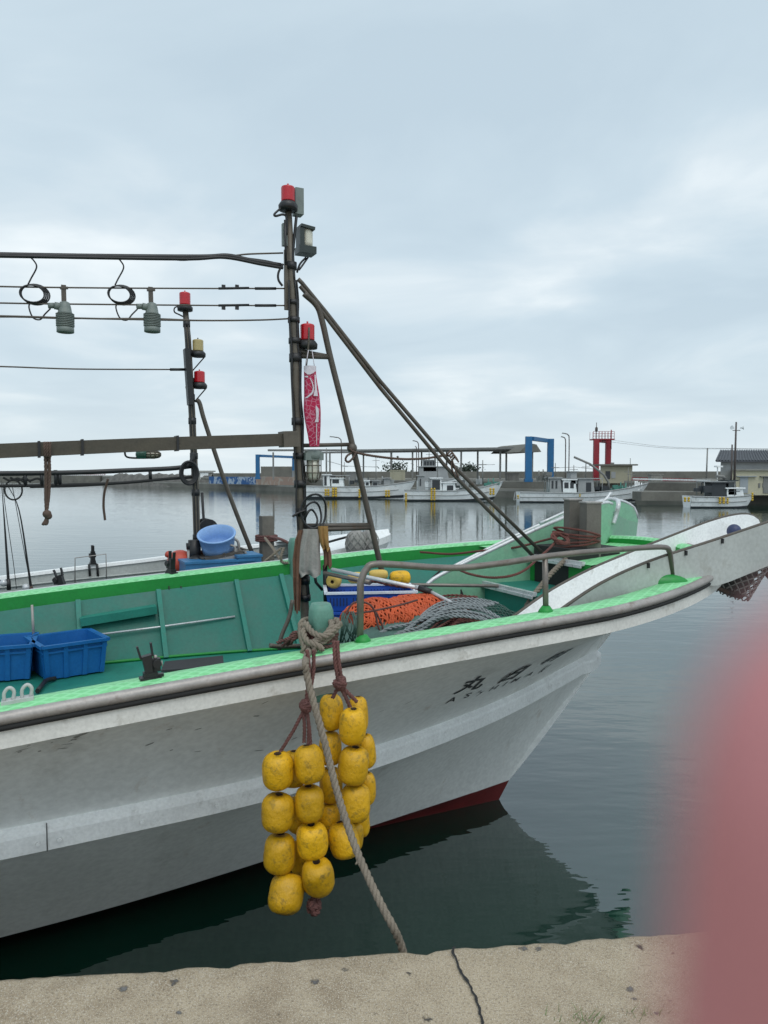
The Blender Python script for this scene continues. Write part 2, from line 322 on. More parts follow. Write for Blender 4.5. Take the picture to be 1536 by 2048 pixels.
# ------------------------------------------------------------------ mesh helpers
class MB:
    def __init__(s, smooth=False): s.v = []; s.f = []; s.mi = []; s.sm = []; s.smooth = smooth; s.m = 0
    def face(s, idx, smooth=None):
        s.f.append(tuple(idx)); s.mi.append(s.m); s.sm.append(s.smooth if smooth is None else smooth)
    def add(s, vs): k = len(s.v); s.v.extend([V(p) for p in vs]); return k
    def grid(s, rows, smooth=True, closed=False, flip=False):
        nr, nc = len(rows), len(rows[0]); k = s.add([p for r in rows for p in r])
        for i in range(nr - 1):
            for j in range(nc if closed else nc - 1):
                a, b, c, d = k + i * nc + j, k + i * nc + (j + 1) % nc, k + (i + 1) * nc + (j + 1) % nc, k + (i + 1) * nc + j
                s.face((d, c, b, a) if flip else (a, b, c, d), smooth)
        return k
    def box(s, c, d, rot=None, ax=None):
        c = V(c); h = V(d) * .5
        if ax: X, Y, Z = [V(a).normalized() for a in ax]
        else:
            mtx = (rot if isinstance(rot, Matrix) else Matrix.Rotation(rot, 3, 'Z')) if rot is not None else Matrix.Identity(3)
            X, Y, Z = mtx @ V((1, 0, 0)), mtx @ V((0, 1, 0)), mtx @ V((0, 0, 1))
        k = s.add([c + X * (h.x * a) + Y * (h.y * b) + Z * (h.z * e) for e in (-1, 1) for a, b in ((-1, -1), (1, -1), (1, 1), (-1, 1))])
        for q in ((3, 2, 1, 0), (4, 5, 6, 7), (0, 1, 5, 4), (1, 2, 6, 5), (2, 3, 7, 6), (3, 0, 4, 7)): s.face([k + i for i in q], False)
    def bar(s, p, q, w, h, up=Z3):
        p, q = V(p), V(q); d = q - p; X = d.normalized(); Y = V(up).cross(X)
        if Y.length < 1e-4: Y = V((0, 1, 0)).cross(X)
        Y.normalize(); Zz = X.cross(Y); s.box((p + q) / 2, (d.length, w, h), ax=(X, Y, Zz))
    def tube(s, path, r, n=8, closed=False, cap=True):
        path = [V(p) for p in path]; m = len(path)
        rs = r if isinstance(r, (list, tuple)) else [r] * m
        T = []
        for i in range(m):
            a = path[(i - 1) % m] if (closed or i > 0) else path[i]; b = path[(i + 1) % m] if (closed or i < m - 1) else path[i]
            t = b - a; T.append(t.normalized() if t.length > 1e-9 else V((0, 0, 1)))
        up = V((0, 0, 1)) if abs(T[0].z) < .9 else V((1, 0, 0))
        X = T[0].cross(up).normalized(); k0 = len(s.v); rings = []
        for i in range(m):
            X = (X - T[i] * X.dot(T[i])); X = X.normalized() if X.length > 1e-6 else T[i].orthogonal().normalized()
            Y = T[i].cross(X)
            rings.append(s.add([path[i] + X * (math.cos(2 * math.pi * j / n) * rs[i]) + Y * (math.sin(2 * math.pi * j / n) * rs[i]) for j in range(n)]))
        for i in range(m if closed else m - 1):
            a, b = rings[i], rings[(i + 1) % m]
            for j in range(n): s.face((a + j, a + (j + 1) % n, b + (j + 1) % n, b + j), True)
        if cap and not closed:
            s.face([rings[0] + j for j in range(n)][::-1], False); s.face([rings[-1] + j for j in range(n)], False)
    def cyl(s, p, q, r, r2=None, n=12): s.tube([p, q], [r, r if r2 is None else r2], n)
    def lathe(s, prof, o=(0, 0, 0), ax=(0, 0, 1), n=16, cap=True):
        o = V(o); A = V(ax).normalized(); X = A.orthogonal().normalized(); Y = A.cross(X)
        rows = [[o + A * z + X * (math.cos(2 * math.pi * j / n) * r) + Y * (math.sin(2 * math.pi * j / n) * r) for j in range(n)] for r, z in prof]
        k = s.grid(rows, True, True)
        if cap:
            s.face([k + j for j in range(n)][::-1], False); s.face([k + (len(prof) - 1) * n + j for j in range(n)], False)
    def sphere(s, c, r, n=12, sx=1, sy=1, sz=1):
        c = V(c); rows = []
        for i in range(n + 1):
            t = math.pi * i / n; rr = max(math.sin(t), .02)
            rows.append([c + V((rr * math.cos(2 * math.pi * j / (n * 2)) * r * sx, rr * math.sin(2 * math.pi * j / (n * 2)) * r * sy, -math.cos(t) * r * sz)) for j in range(n * 2)])
        s.grid(rows, True, True)
    def rope(s, path, r, pitch=None, n=6, strands=3, closed=False):
        pitch = pitch or r * 5.5
        p = resample([V(q) for q in path], max(pitch / 7, r * .55)); m = len(p)
        T = [(p[min(i + 1, m - 1)] - p[max(i - 1, 0)]).normalized() for i in range(m)]
        X = T[0].orthogonal().normalized(); paths = [[] for _ in range(strands)]; d = 0
        for i in range(m):
            X = X - T[i] * X.dot(T[i]); X.normalize(); Y = T[i].cross(X)
            if i: d += (p[i] - p[i - 1]).length
            for k in range(strands):
                a = 2 * math.pi * (d / pitch + k / strands)
                paths[k].append(p[i] + (X * math.cos(a) + Y * math.sin(a)) * (r * .5))
        for q in paths: s.tube(q, r * .54, n)
    def prism(s, pts, d):
        pts = [V(p) for p in pts]; d = V(d); k = s.add(pts + [p + d for p in pts]); n = len(pts)
        s.face([k + i for i in range(n)][::-1], False); s.face([k + n + i for i in range(n)], False)
        for i in range(n): s.face((k + i, k + (i + 1) % n, k + n + (i + 1) % n, k + n + i), False)
    def build(s, name, mats, parent=None, org=None):
        if parent is not None: org = V(parent['org'])
        org = V(org) if org is not None else V((0, 0, 0))
        me = bpy.data.meshes.new(name); me.from_pydata([tuple(p - org) for p in s.v], [], s.f)
        for q in (mats if isinstance(mats, (list, tuple)) else [mats]): me.materials.append(MATS[q])
        me.polygons.foreach_set('material_index', s.mi); me.polygons.foreach_set('use_smooth', s.sm)
        me.validate(); bm = bmesh.new(); bm.from_mesh(me); bmesh.ops.recalc_face_normals(bm, faces=bm.faces); bm.to_mesh(me); bm.free()
        o = bpy.data.objects.new(name, me); col.objects.link(o)
        if parent is not None: o.parent = parent
        else: o.location = org
        o['org'] = list(org); return o
def tag(o, label=None, cat=None, group=None, kind=None):
    for k, v in (('label', label), ('category', cat), ('group', group), ('kind', kind)):
        if v: o[k] = v
    return o
def thing(name, loc, label, cat, group=None):
    o = bpy.data.objects.new(name, None); col.objects.link(o); o.location = loc; o['org'] = list(loc); o.empty_display_size = .1
    return tag(o, label, cat, group)
def kids(o): return [c for c in bpy.data.objects if c.parent is o]
def copy_tree(o, parent=None):
    c = o.copy(); col.objects.link(c)
    if parent is not None: c.parent = parent
    for ch in kids(o): copy_tree(ch, c)
    return c
# ================================================================== SETTING: water, quay
m = MB(); k = m.add([(-3500, -300, 0), (3500, -300, 0), (3500, 8000, 0), (-3500, 8000, 0)]); m.face((k, k + 1, k + 2, k + 3)); m.build('water', 'harbour_water')['kind'] = 'structure'
m = MB(); k = m.add([(-3500, -300, -6), (3500, -300, -6), (3500, 8000, -6), (-3500, 8000, -6)]); m.face((k, k + 1, k + 2, k + 3)); m.build('seabed', 'far_rock')['kind'] = 'structure'
QZ = .95
q0, q1 = onz(0, 1947, QZ), onz(1350, 1853, QZ)
qd = (q1 - q0).normalized(); qn = V((qd.y, -qd.x, 0))           # along the edge / away from the water
rows = []
qm = MB(True)
rng = random.Random(3)
NQ = 420
def qedge(i):
    t = -6 + 14 * i / NQ
    return t
prof = [(0.0, -1.6), (0.0, -.05), (.012, -.018), (.04, -.003), (.12, 0), (.5, 0), (2, 0), (9, 0)]
for a, z in prof:
    row = []
    for i in range(NQ + 1):
        t = qedge(i); j = 0
        p = q0 + qd * t + qn * a
        if z > -.06 and a < .06:
            w = noise.noise(V((t * 3.5, 1.3, 0))) * .007 + noise.noise(V((t * 22, 4.1, 0))) * .007 - max(0, noise.noise(V((t * 8, 9.1, 0))) - .35) * .05 - max(0, noise.noise(V((t * 25, 2.1, 0))) - .25) * .02
            p = p - qn * w; j = noise.noise(V((t * 15, 7.7, a * 30))) * .006
        p.z = QZ + z + j + (noise.noise(V((t * 2, a * 2, 3))) * .004 if a > .1 else 0)
        row.append(p)
    rows.append(row)
qm.grid(rows, True)
quay = qm.build('quay', 'quay_concrete', org=q0); quay['kind'] = 'structure'
# crack in the quay (thin dark joint, laid just above the concrete)
cm = MB(); pts = [(909, 1893), (906, 1904), (915, 1921), (918, 1938), (932, 1957), (941, 1975), (953, 1995), (957, 2015), (965, 2050), (972, 2080)]
cp = resample(crom([onz(x, y, QZ + .0055) for x, y in pts], 6), .012); rng = random.Random(5)
lft, rgt = [], []
for i, p in enumerate(cp):
    w = .0028 + .006 * abs(noise.noise(p * 40)); off = noise.noise(p * 60 + V((3, 3, 3))) * .006
    lft.append(p + qd * (off - w)); rgt.append(p + qd * (off + w))
cm.grid([lft, rgt], False); ck = cm.build('crack', 'black_rough', quay)
tm = MB()
for (x, y), nb in (((1180, 2040), 26), ((1290, 2030), 18), ((1130, 2046), 10)):
    for i in range(nb):
        b0 = onz(x + rng.gauss(0, 26), y + rng.gauss(0, 8), QZ); h = rng.uniform(.012, .045); d = V((rng.gauss(0, .5), rng.gauss(0, .5), 1)).normalized() * h
        s = V((rng.gauss(0, 1), rng.gauss(0, 1), 0)).normalized() * .0016; kk = tm.add([b0 - s, b0 + s, b0 + d]); tm.face((kk, kk + 1, kk + 2))
MATS['grass_blade'] = mat('grass_blade', (.14, .20, .07), .7)
g = tm.build('weeds', 'grass_blade', org=onz(1200, 2040, QZ)); tag(g, 'sparse green weeds sprouting from the quay concrete', 'weeds', kind='stuff')

# ================================================================== NEAR BOAT
boat = thing('fishing_boat', tuple(F0), 'large white fishing boat with green deck moored at the near quay, bow to the right', 'fishing boat')
GB = dict(sT=1.7945, a=2.2876, B=1.639, p=1.5055, tp=.0673)
def gb(s):
    x = min(max((s - (GB['sT'] - GB['a'])) / GB['a'], 0), 1)
    return GB['B'] * max(1 - x ** GB['p'], 0) ** .5 * (1 + GB['tp'] * (max(s, -4.5) - GB['sT']) / 8)
def gz(s):
    s = max(s, -4.2); return ((.0017 * s + .007) * s + .0642) * s + 1.8035
SA = -8.0
def ws(t, send, saft=SA): return send - (send - saft) * (1 - t) ** 2.2
NT = 72
def gun(inset=0, dz=0, side=-1, n=NT, smin=SA, smax=None):
    """points of the gunwale line, moved inboard in plan by inset"""
    out = []
    for i in range(n + 1):
        t = i / n
        s = ws(t, GB['sT'], smin); e = .004
        b = gb(s)
        s0, s1 = s - e, min(s + e, GB['sT']); T = V((s1 - s0, gb(s1) - gb(s0), 0)).normalized()
        nx = V((-T.y, T.x, 0))
        if nx.y < 0: nx = -nx
        if s >= GB['sT'] - 1e-6: nx = V((1, 0, 0))
        p = V((s, b, 0)) - nx * inset
        if p.x > 1.0: p.x = 1.0 + (p.x - 1.0) * .66
        p.y = max(p.y, 0)
        out.append(BL(p.x, side * p.y, gz(s) + dz))
    return out
CTAB_N = [(-8, 1.14), (-3.37, 1.1), (-2.17, 1.03), (-1.3, .82), (-.3, .52), (.46, .25), (.925, 0)]
CTAB_Z = [(-8, .90), (-3.37, .895), (-2.17, .885), (-1.3, .88), (-.3, .92), (.46, 1.01), (.925, .995)]
LTAB_N = [(-8, .62), (-3.39, .497), (-2.77, .463), (-1.976, .354), (-.95, .179), (-.3, .075), (.083, 0)]
def sm(tab, x, w=.35):
    return sum(interp(tab, x + d * w) for d in (-1, -.5, 0, .5, 1)) / 5 if x < tab[-1][0] - w else interp(tab, x)
def cpt(t, off=0, dz=0, side=-1):
    s = ws(t, .925); n_ = sm(CTAB_N, s); z = sm(CTAB_Z, s)
    return BL(s + (off * .9 if s > .6 else 0), side * (n_ + off * min(1, n_ / .1 + .15)), z + dz)
def lpt(t, side=-1, dz=0): s = ws(t, .083); return BL(s, side * sm(LTAB_N, s), .14 + dz)
hull = None
hm = MB(True)
for side in (-1, 1):
    top = gun(.0, -.135, side); rows = []
    band_in = gun(.012, -.135, side)
    for kx in range(9):                                            # upper panel, hollow flare
        v = kx / 8; r = []
        for i in range(NT + 1):
            t = i / NT; a = cpt(t, .0, .05, side); b = band_in[i]
            p = a.lerp(b, v); hol = .085 * 4 * v * (1 - v) * min(1, .35 + t)
            d = V((b - a)); nrm = d.cross(U3).normalized()
            if nrm.z > 0: nrm = -nrm
            p = p - nrm * hol * (.75 if t < .5 else 1)
            r.append(p)
        rows.append(r)
    hm.m = 0; hm.grid(rows, True)
    rows = []
    for kx in range(7):                                            # lower panel
        v = kx / 6; r = []
        for i in range(NT + 1):
            t = i / NT; a = lpt(t, side); b = cpt(t, 0, -.05, side); p = a.lerp(b, v); d = b - a; nrm = d.cross(U3).normalized()
            if nrm.z > 0: nrm = -nrm
            r.append(p - nrm * (.02 * 4 * v * (1 - v)))
        rows.append(r)
    hm.grid(rows, True)
    hm.m = 1; rows = []
    for v, zz in ((0, .14), (.18, 0), (.6, -.25), (1, -.5)):
        r = []
        for i in range(NT + 1):
            t = i / NT; a = lpt(t, side); s, n_, z = sn(a)
            e = ws(t, .083); st = interp([(-.5, -.6), (-.25, -.3), (0, 0), (.14, .083)], zz)
            kk = 1 - v * .95
            if zz < .14: n_ = max(n_ - .30 * min(max((-.8 - s) / .8, 0), 1), .015)
            r.append(BL(min(s, s - (.083 - st) * max(0, 1 - (.083 - s) / 1.5) if s > -1.4 else s), n_ * (kk if zz < .14 else 1), zz))
        rows.append(r)
    hm.grid(rows, True)
hm.m = 0                                                           # transom
tr = [BL(SA, -x, z) for x, z in ((gb(SA), 1.5), (1.2, .87), (.62, .14))]; k = hm.add(tr + [BL(SA, -sn(p)[1], p.z) for p in tr[::-1]]); hm.face(range(k, k + 6), False)
hull = hm.build('hull', ['hull_white', 'boot_red'], boat)
# thin white edge of the deck: band under the rail
for side in (-1, 1):
    bm_ = MB(True); o1, o2, o3 = gun(-.004, -.035, side), gun(-.006, -.135, side), gun(.03, -.139, side)
    bm_.grid([o1, o2], False); bm_.grid([o2, o3], False); bm_.build('sheer_band', 'band_white', boat)
    # rubbing strake: bevelled box section along the chine line
    sk = MB(False); secs = [(0, .075), (.022, .062), (.048, .045), (.052, .03), (.05, -.048), (.0, -.062)]
    sk.grid([[cpt(i / NT, o_, dz, side) for i in range(NT + 1)] for o_, dz in secs], False)
    strake = sk.build('rubbing_strake', 'strake_white', boat)
    sl = MB(True); sl.tube([cpt(i / NT, .004, .079, side) for i in range(NT)], .0022, 5); sl.build('seam', 'black_rough', strake)
    if side < 0:
        for px, py in ((76, 1682), (124, 1676), (284, 1644), (430, 1611)):
            best = min((cpt(i / 600, .051, -.01, -1) for i in range(600)), key=lambda p: abs(proj(p)[0] - px))
            bo = MB(True); bo.cyl(best, best - N3 * .012, .011, .009, 10); bo.build('bolt', 'strake_white', strake)
        jm = MB(); best = [min((cpt(i / 900, o_, dz, -1) for i in range(900)), key=lambda p: abs(proj(p)[0] - 94)) for o_, dz in ((.024, .064), (.050, .047), (.054, .03), (.052, -.05))]
        jm.tube([p - N3 * .002 for p in best], .0022, 5); jm.build('joint', 'black', strake)
    # steel half-round rail on the outer edge
    rl = MB(True); rl.tube(gun(-.010, -.018, side), .025, 12); rl.build('rub_rail', 'rail_steel' if side < 0 else 'white_steel', boat)
    du = MB(True); du.tube(gun(-.012, -.052, side), .014, 6); du.build('under_rail_shade', 'black_rough', boat)  # black strip that paints in the shaded gap beneath the rail
# green cap
CW = .165
for side in (-1, 1):
    cm = MB(True); rows = [gun(x, dz, side) for x, dz in ((.0, -.02), (.01, .004), (.08, .010), (CW - .02, .004), (CW, -.012), (CW + .004, -.115))]
    cm.grid(rows[:5], True); cm.m = 1; cm.grid(rows[4:], False); cm.build('gunwale_cap', ['green_cap', 'green_lip'], boat)
# bulwark inner faces
DZ = 1.10
def hull_sv(t, z):
    """station and half breadth of the near/far topside at ruling t and height z"""
    sc1, sg1 = ws(t, .925), ws(t, GB['sT']); a = V((sc1, sm(CTAB_N, sc1), sm(CTAB_Z, sc1) + .05)); g = V((sg1, gb(sg1), gz(sg1) - .135))
    if z < a.z:
        sl = ws(t, .083); l_ = V((sl, sm(LTAB_N, sl), .14)); k_ = (z - .14) / (a.z - .14); p = l_.lerp(a, k_); return p.x, p.y
    v = min((z - a.z) / (g.z - a.z), 1); p = a.lerp(g, v); return p.x, p.y - .085 * 4 * v * (1 - v) * .85
def hull_n(s, z):
    lo, hi = 0.0, 1.0
    if s >= hull_sv(1, z)[0]: return 0
    for _ in range(30):
        m_ = (lo + hi) / 2
        if hull_sv(m_, z)[0] < s: lo = m_
        else: hi = m_
    return max(hull_sv(lo, z)[1], 0)
for side in (-1, 1):
    bw = MB(True); a = gun(CW + .02, -.10, side); b = []
    for p in a:
        s, n_, z = sn(p); b.append(BL(s, side * max(min(hull_n(s, DZ) - .035, abs(n_) - .03), .01), DZ))
    n_ = [i for i, p in enumerate(a) if sn(p)[0] < (.55 if side > 0 else -.25)]
    rws = []
    for v in (0, .2, .4, .6, .8, 1):
        r = []
        for i in n_:
            q = a[i].lerp(b[i], v); s_, m_, z_ = sn(q); r.append(BL(s_, side * max(min(abs(m_), hull_n(s_, z_) - .045), .005), z_))
        rws.append(r)
    bw.grid(rws, True)
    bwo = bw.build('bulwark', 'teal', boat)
    if side > 0:
        for px in (-85, 155, 315, 470, 560):
            rb = MB(); p0 = min((p for p in [a[i].lerp(a[i + 1], t / 20) for i in n_[:-1] for t in range(20)]), key=lambda p: abs(proj(p)[0] - px))
            s, nn_, z = sn(p0); pb = BL(s, hull_n(s, DZ) - .05, DZ); rb.bar(pb, p0 - N3 * .01, .06, .035, up=U3); rb.build('rib', 'teal_light', boat)
        ft = MB(); ft.tube([b[i] - N3 * .012 + Z3 * .012 for i in n_], .012, 6); ft.build('deck_edge', 'green_lip', boat)
        sh = MB(); p, q = onn(160, 1243, 1.27), onn(312, 1218, 1.27); sh.bar(p, q, .1, .06); sh.build('side_shelf', 'teal_light', boat)
        rd = MB(); rd.tube([onn(190, 1270, 1.2), onn(318, 1254, 1.2), onn(470, 1233, 1.2)], .008, 8); rd.build('side_rail', 'white_steel', boat)
        st = MB(); st.cyl(onn(64, 1210, 1.2), onn(68, 1290, 1.2), .009); st.build('stanchion', 'rail_steel', boat)
# main deck, forward steps, foredeck
def inner(s, side, z):
    return BL(s, side * max(min(hull_n(s, z) - .03, gb(s) - CW - .04), .02), z)
dm = MB(); ss = [SA + (0.10 - SA) * i / 30 for i in range(31)]
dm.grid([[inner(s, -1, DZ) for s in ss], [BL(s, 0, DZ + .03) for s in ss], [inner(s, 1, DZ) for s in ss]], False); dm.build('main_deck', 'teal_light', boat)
S1, S2 = .06, .50
mdk = MB(); ss = [S1 + (S2 - S1) * i / 6 for i in range(7)]
Z1 = 1.62; CA, CB = -.41, .33
mdk.grid([[BL(s, CA, Z1) for s in ss], [BL(s, CB, Z1) for s in ss]], False)
mdk.grid([[BL(S1, CA, DZ), BL(S1, CB, DZ)], [BL(S1, CA, Z1), BL(S1, CB, Z1)]], False)
mdk.build('middle_deck', ['teal_light', 'green_pale'], boat)
fd = MB(); ss = [S2 + (1.46 - S2) * (i / 24) ** .8 for i in range(25)]
fd.grid([[BL(s, max(n_, -max(gb(s) - .1, 0)) if n_ < 0 else min(n_, max(gb(s) - .1, 0)), gz(s) - .016) for s in ss] for n_ in (CA, 0, CB)], False)
fd.build('foredeck', 'green_cap', boat)
for sd, n0 in ((-1, 1.32), (1, 1.0)):
    fd = MB(); s3 = [s for s in [(.0 if sd < 0 else .55) + .75 * i / 20 for i in range(21)] if gb(s) - .1 > n0]
    fd.grid([[BL(s, sd * n0, gz(s) - .02) for s in s3], [BL(s, sd * (gb(s) - .1), gz(s) - .016) for s in s3]], False)
    fd.build('deck_wing', 'green_cap', boat)
zf = gz(S2) - .02
for n0, n1 in ((CA, -.16), (.26, CB)): ff = MB(); ff.grid([[BL(S2, n0, Z1), BL(S2, n1, Z1)], [BL(S2, n0, zf), BL(S2, n1, zf)]], False); ff.build('foredeck_face', 'green_lip', boat)
dk = MB(); dk.box(BL(S2 + .25, .05, (Z1 + zf) / 2), (.5, .44, zf - Z1 + .2), rot=TH); dk.build('opening_shade', 'black_rough', boat)  # solid black block stands for the shade inside the opening under the foredeck
for (sx, zz, n0, n1) in ((S1, Z1, -.34, .36), (S2, zf, -.34, .34)):
    em = MB(); em.bar(BL(sx - .01, n0, zz + .008), BL(sx - .01, n1, zz + .008), .035, .03); em.bar(BL(sx - .035, n0, zz - .012), BL(sx - .035, n1, zz - .012), .014, .022); em.build('coaming', 'white_steel', boat)

# ---- bow chutes (troughs that lead over the bow)
def cap_at0(px): return min([p for p in gun(.12, .0, -1, 400) if sn(p)[1] < -.75], key=lambda p: abs(proj(p)[0] - px))
def chute(name, topI, nI, topO, nO, dI, dO, mats, rim, rimr, botO=None):
    A = crom([onn(x, y, nI) for x, y in topI], 6); B = crom([onn(x, y, nO) for x, y in topO], 6)
    def rs(P, n=40):
        L_ = [0]
        for a, b in zip(P, P[1:]): L_.append(L_[-1] + (b - a).length)
        out = []
        for i in range(n + 1):
            d = L_[-1] * i / n; j = 0
            while j < len(L_) - 2 and L_[j + 1] < d: j += 1
            out.append(P[j].lerp(P[j + 1], (d - L_[j]) / max(L_[j + 1] - L_[j], 1e-6)))
        return out
    A, B = rs(A), rs(B); n = len(A)
    def drop(P, d, i):
        t = i / (n - 1); k = d * min(1, .55 + t * 1.2)
        if t > .9: k *= max(.12, math.sqrt(max(0, 1 - ((t - .9) / .1) ** 2)))
        return P - Z3 * k
    sg = 1 if nO > nI else -1
    w = N3 * (.022 * sg)
    o = MB(True)
    LA = [drop(A[i], dI, i) for i in range(n)]; LB = [drop(B[i], dO, i) for i in range(n)]
    if botO:
        for i in range(n):
            x_ = proj(B[i])[0]; y_ = interp(botO, x_); q = onn(x_, y_, nO); LB[i] = V((B[i].x, B[i].y, min(q.z, B[i].z - .03))) if i < n - 3 else LB[i]
    ro = [A, LA] ; o.m = 0
    mid1 = [LA[i].lerp(LB[i], .33) - Z3 * .02 for i in range(n)]; mid2 = [LA[i].lerp(LB[i], .67) - Z3 * .02 for i in range(n)]
    o.grid([A, LA, mid1, mid2, LB, B], False)
    A2 = [p - w for p in A]; LA2 = [p - w - Z3 * .022 for p in LA]; B2 = [p + w for p in B]; LB2 = [p + w - Z3 * .022 for p in LB]
    o.m = 1; o.grid([A2, LA2, LB2, B2], False); o.grid([A, A2], False); o.grid([B, B2], False)
    for P, Q in ((A, A2), (LA, LA2)): pass
    ch = o.build(name, mats, boat)
    r = MB(True); r.tube([p - w * .5 for p in A], rimr, 8); r.tube([p + w * .5 for p in B], rimr, 8)
    r.build('rim', rim, ch); return A, B, LA, LB
nearA, nearB, nLA, nLB = chute('bow_chute', [(985, 1262), (1022, 1238), (1100, 1183), (1180, 1140), (1250, 1110), (1350, 1070), (1420, 1043), (1470, 1030), (1500, 1029), (1517, 1038), (1524, 1052)], -.42,
      [(1085, 1245), (1115, 1222), (1200, 1166), (1300, 1121), (1420, 1082), (1536, 1043), (1640, 1008), (1665, 1012)], -1.30, .24, .27, ['white_paint', 'grey_paint'], 'rust_steel', .012, botO=[(1085, 1262), (1115, 1245), (1200, 1205), (1279, 1182), (1337, 1162), (1400, 1162), (1430, 1164), (1460, 1154), (1536, 1123), (1640, 1092)])
fh = MB(True); fhc = cap_at0(1338)
fh.sphere(fhc - U3 * .02, .04, 10, 3.4, 1.3, 1.3); fh.build('rail_fairing', 'green_lip', boat)
farA, farB, fLA, fLB = chute('bow_chute', [(848, 1176), (875, 1152), (1000, 1091), (1100, 1046), (1200, 1007), (1222, 1008)], .34,
      [(905, 1135), (1000, 1087), (1100, 1042), (1200, 1003), (1240, 1001), (1268, 1014), (1276, 1036)], .93, .42, .36, ['green_pale', 'green_pale'], 'white_steel', .016)
er = MB(True)                                                      # white pipe hoop on the far chute
er.tube(crom([onn(1196, 1012, .6), onn(1214, 999, .6), onn(1232, 1000, .5), onn(1237, 1008, .34), onn(1232, 1030, .34), onn(1226, 1048, .34)], 6), .02, 8); er.build('pipe_hoop', 'white_steel', boat)
fl = MB(True); fl.tube(crom([onn(1080, 1047, .6), onn(1160, 1012, .6), onn(1205, 1003, .6), onn(1222, 985, .6)], 5), .014, 8); fl.build('chute_pipe', 'white_steel', boat)
# little fastening lugs on the near chute's outer rim
for px, py in ((1297, 1127), (1372, 1102), (1445, 1078)):
    lg = MB(); p = onn(px, py + 4, -1.33); lg.box(p, (.012, .015, .03), rot=TH); lg.build('lug', 'black', boat)

# ---- foredeck bitts
for (x0, x1, yt, yb, n_) in ((1128, 1161, 1000, 1104, .10), (1160, 1199, 1006, 1108, -.10)):
    p0, p1 = onn(x0, yb, n_), onn(x1, yb, n_); c = (p0 + p1) / 2; top = onn((x0 + x1) / 2, yt, n_).z; w = (x1 - x0) / FPX * c.y * .80
    b_ = MB(); b_.box((c.x, c.y, (top + 1.5) / 2), (w, w, top - 1.5), rot=R(12)); bt = b_.build('bow_bitt', 'wood_bitt', boat)
    t_ = MB(); t_.box((c.x, c.y, top + .006), (w + .014, w + .014, .012), rot=R(12)); t_.build('cap_plate', 'rail_steel', bt)
# ---- green mooring posts on each gunwale
def cap_at(px, side, inset=.08):
    P = [p for p in gun(inset, .005, side, 400) if abs(sn(p)[1]) > .75]; return min(P, key=lambda p: abs(proj(p)[0] - px))
def post(px, side, w, h, dz=0):
    p = cap_at(px, side, .16); b_ = MB(True)
    ax = (U3, N3, Z3); prof = [(0, .30), (.85, .30), (.93, .29), (1, .23)]
    rows = []
    for f, _ in prof:
        hw = w / 2 * (1 if f < .9 else (.96 if f < .97 else .78)); r = .28 * w
        pts = []
        for q in range(4):
            a0 = math.pi / 2 * q
            for e in range(5):
                a = a0 + math.pi / 2 * e / 4; cx = (hw - r) * (1 if q in (0, 3) else -1); cy = (hw - r) * (1 if q in (0, 1) else -1)
                pts.append(p + U3 * (cx + r * math.cos(a)) + N3 * (cy + r * math.sin(a)) + Z3 * (f * h - .25 * (1 - f)))
        rows.append(pts)
    k = b_.grid(rows, True, True); b_.face([k + 3 * 20 + j for j in range(20)], False)
    b_.build('mooring_post', 'post_green', boat); return p
mat('post_green', (.10, .24, .185), .5, var=.15, scale=7, stain=(.16, .15, .12), stain_amt=.6, sscale=9, bump=.15)
post_near = post(637, -1, .105, .20)
post_far = post(592, 1, .12, .20)
# ---- pipe handrail on the near gunwale
hp = []
for x, y, bx in ((720, 1278, 720), (721, 1165, 720), (732, 1140, 732), (760, 1128, 760), (900, 1136, 900), (1000, 1127, 1000), (1100, 1112, 1100), (1200, 1102, 1200), (1322, 1094, 1322), (1340, 1104, 1338), (1344, 1150, 1342)):
    hp.append(at(x, y, cap_at(bx, -1, .11).y))
hp[0].z = cap_at(720, -1, .11).z - .01
h_ = MB(True); h_.tube([hp[0]] + crom(hp[1:-1], 6) + [hp[-1]], .0165, 12); hr = h_.build('hand_rail', 'hand_rail', boat)
c_ = cap_at(1089, -1, .11); h2 = MB(True); h2.cyl(c_, at(1090, 1114, c_.y), .0155); h2.build('rail_post', 'hand_rail', hr)
for px in (720, 1089, 1343):
    c_ = cap_at(px, -1, .11); f_ = MB(True); f_.lathe([(.045, 0), (.035, .02), (.02, .04)], c_ - Z3 * .006, n=14); f_.build('rail_foot', 'green_lip', hr)
# thin rail across the deck
t_ = MB(True); t_.tube([onn(772, 1169, .1), onn(1004, 1172, .1), onn(1012, 1176, .1)], .013, 8); t_.build('cross_bar', 'hand_rail', boat)

# ---- mast, boom, legs and stays
def npath(pts, n=0):
    P = [onn(x, y, n) for x, y in pts]
    if pts[0][0] <= -250: P.insert(0, BL(-6.6, n * .5, P[0].z - .03))
    return P
ms = MB(True)
mp_ = npath([(576, 405), (583, 560), (590, 720), (600, 1000), (610, 1232)]); base = mp_[-1].copy(); mp_.append(V((base.x + .01, base.y, DZ)))
ms.tube(mp_, [.021, .027, .033, .029, .029, .030], 14)
mast = ms.build('mast', 'mast_steel', boat)
me_ = MB(True); me_.tube(npath([(584, 700), (592, 880)], -.01), .05, 10)
pl = MB(); pl.box(onn(574, 560, .0) , (.035, .02, .38), rot=TH); pl.build('mast_plate', 'mast_steel', mast)
pl = MB(); pl.box(onn(569, 470, .0), (.03, .03, .14), rot=TH); pl.build('switch_box', 'lamp_grey', mast)
bx = MB(); bx.box(onn(596, 405, .02), (.055, .07, .165), rot=TH); bx.box(onn(603, 393, .02), (.02, .03, .02), rot=TH); bx.box(onn(603, 423, .02), (.02, .03, .02), rot=TH); bx.build('junction_box', 'lamp_grey', mast)
rng = random.Random(11)
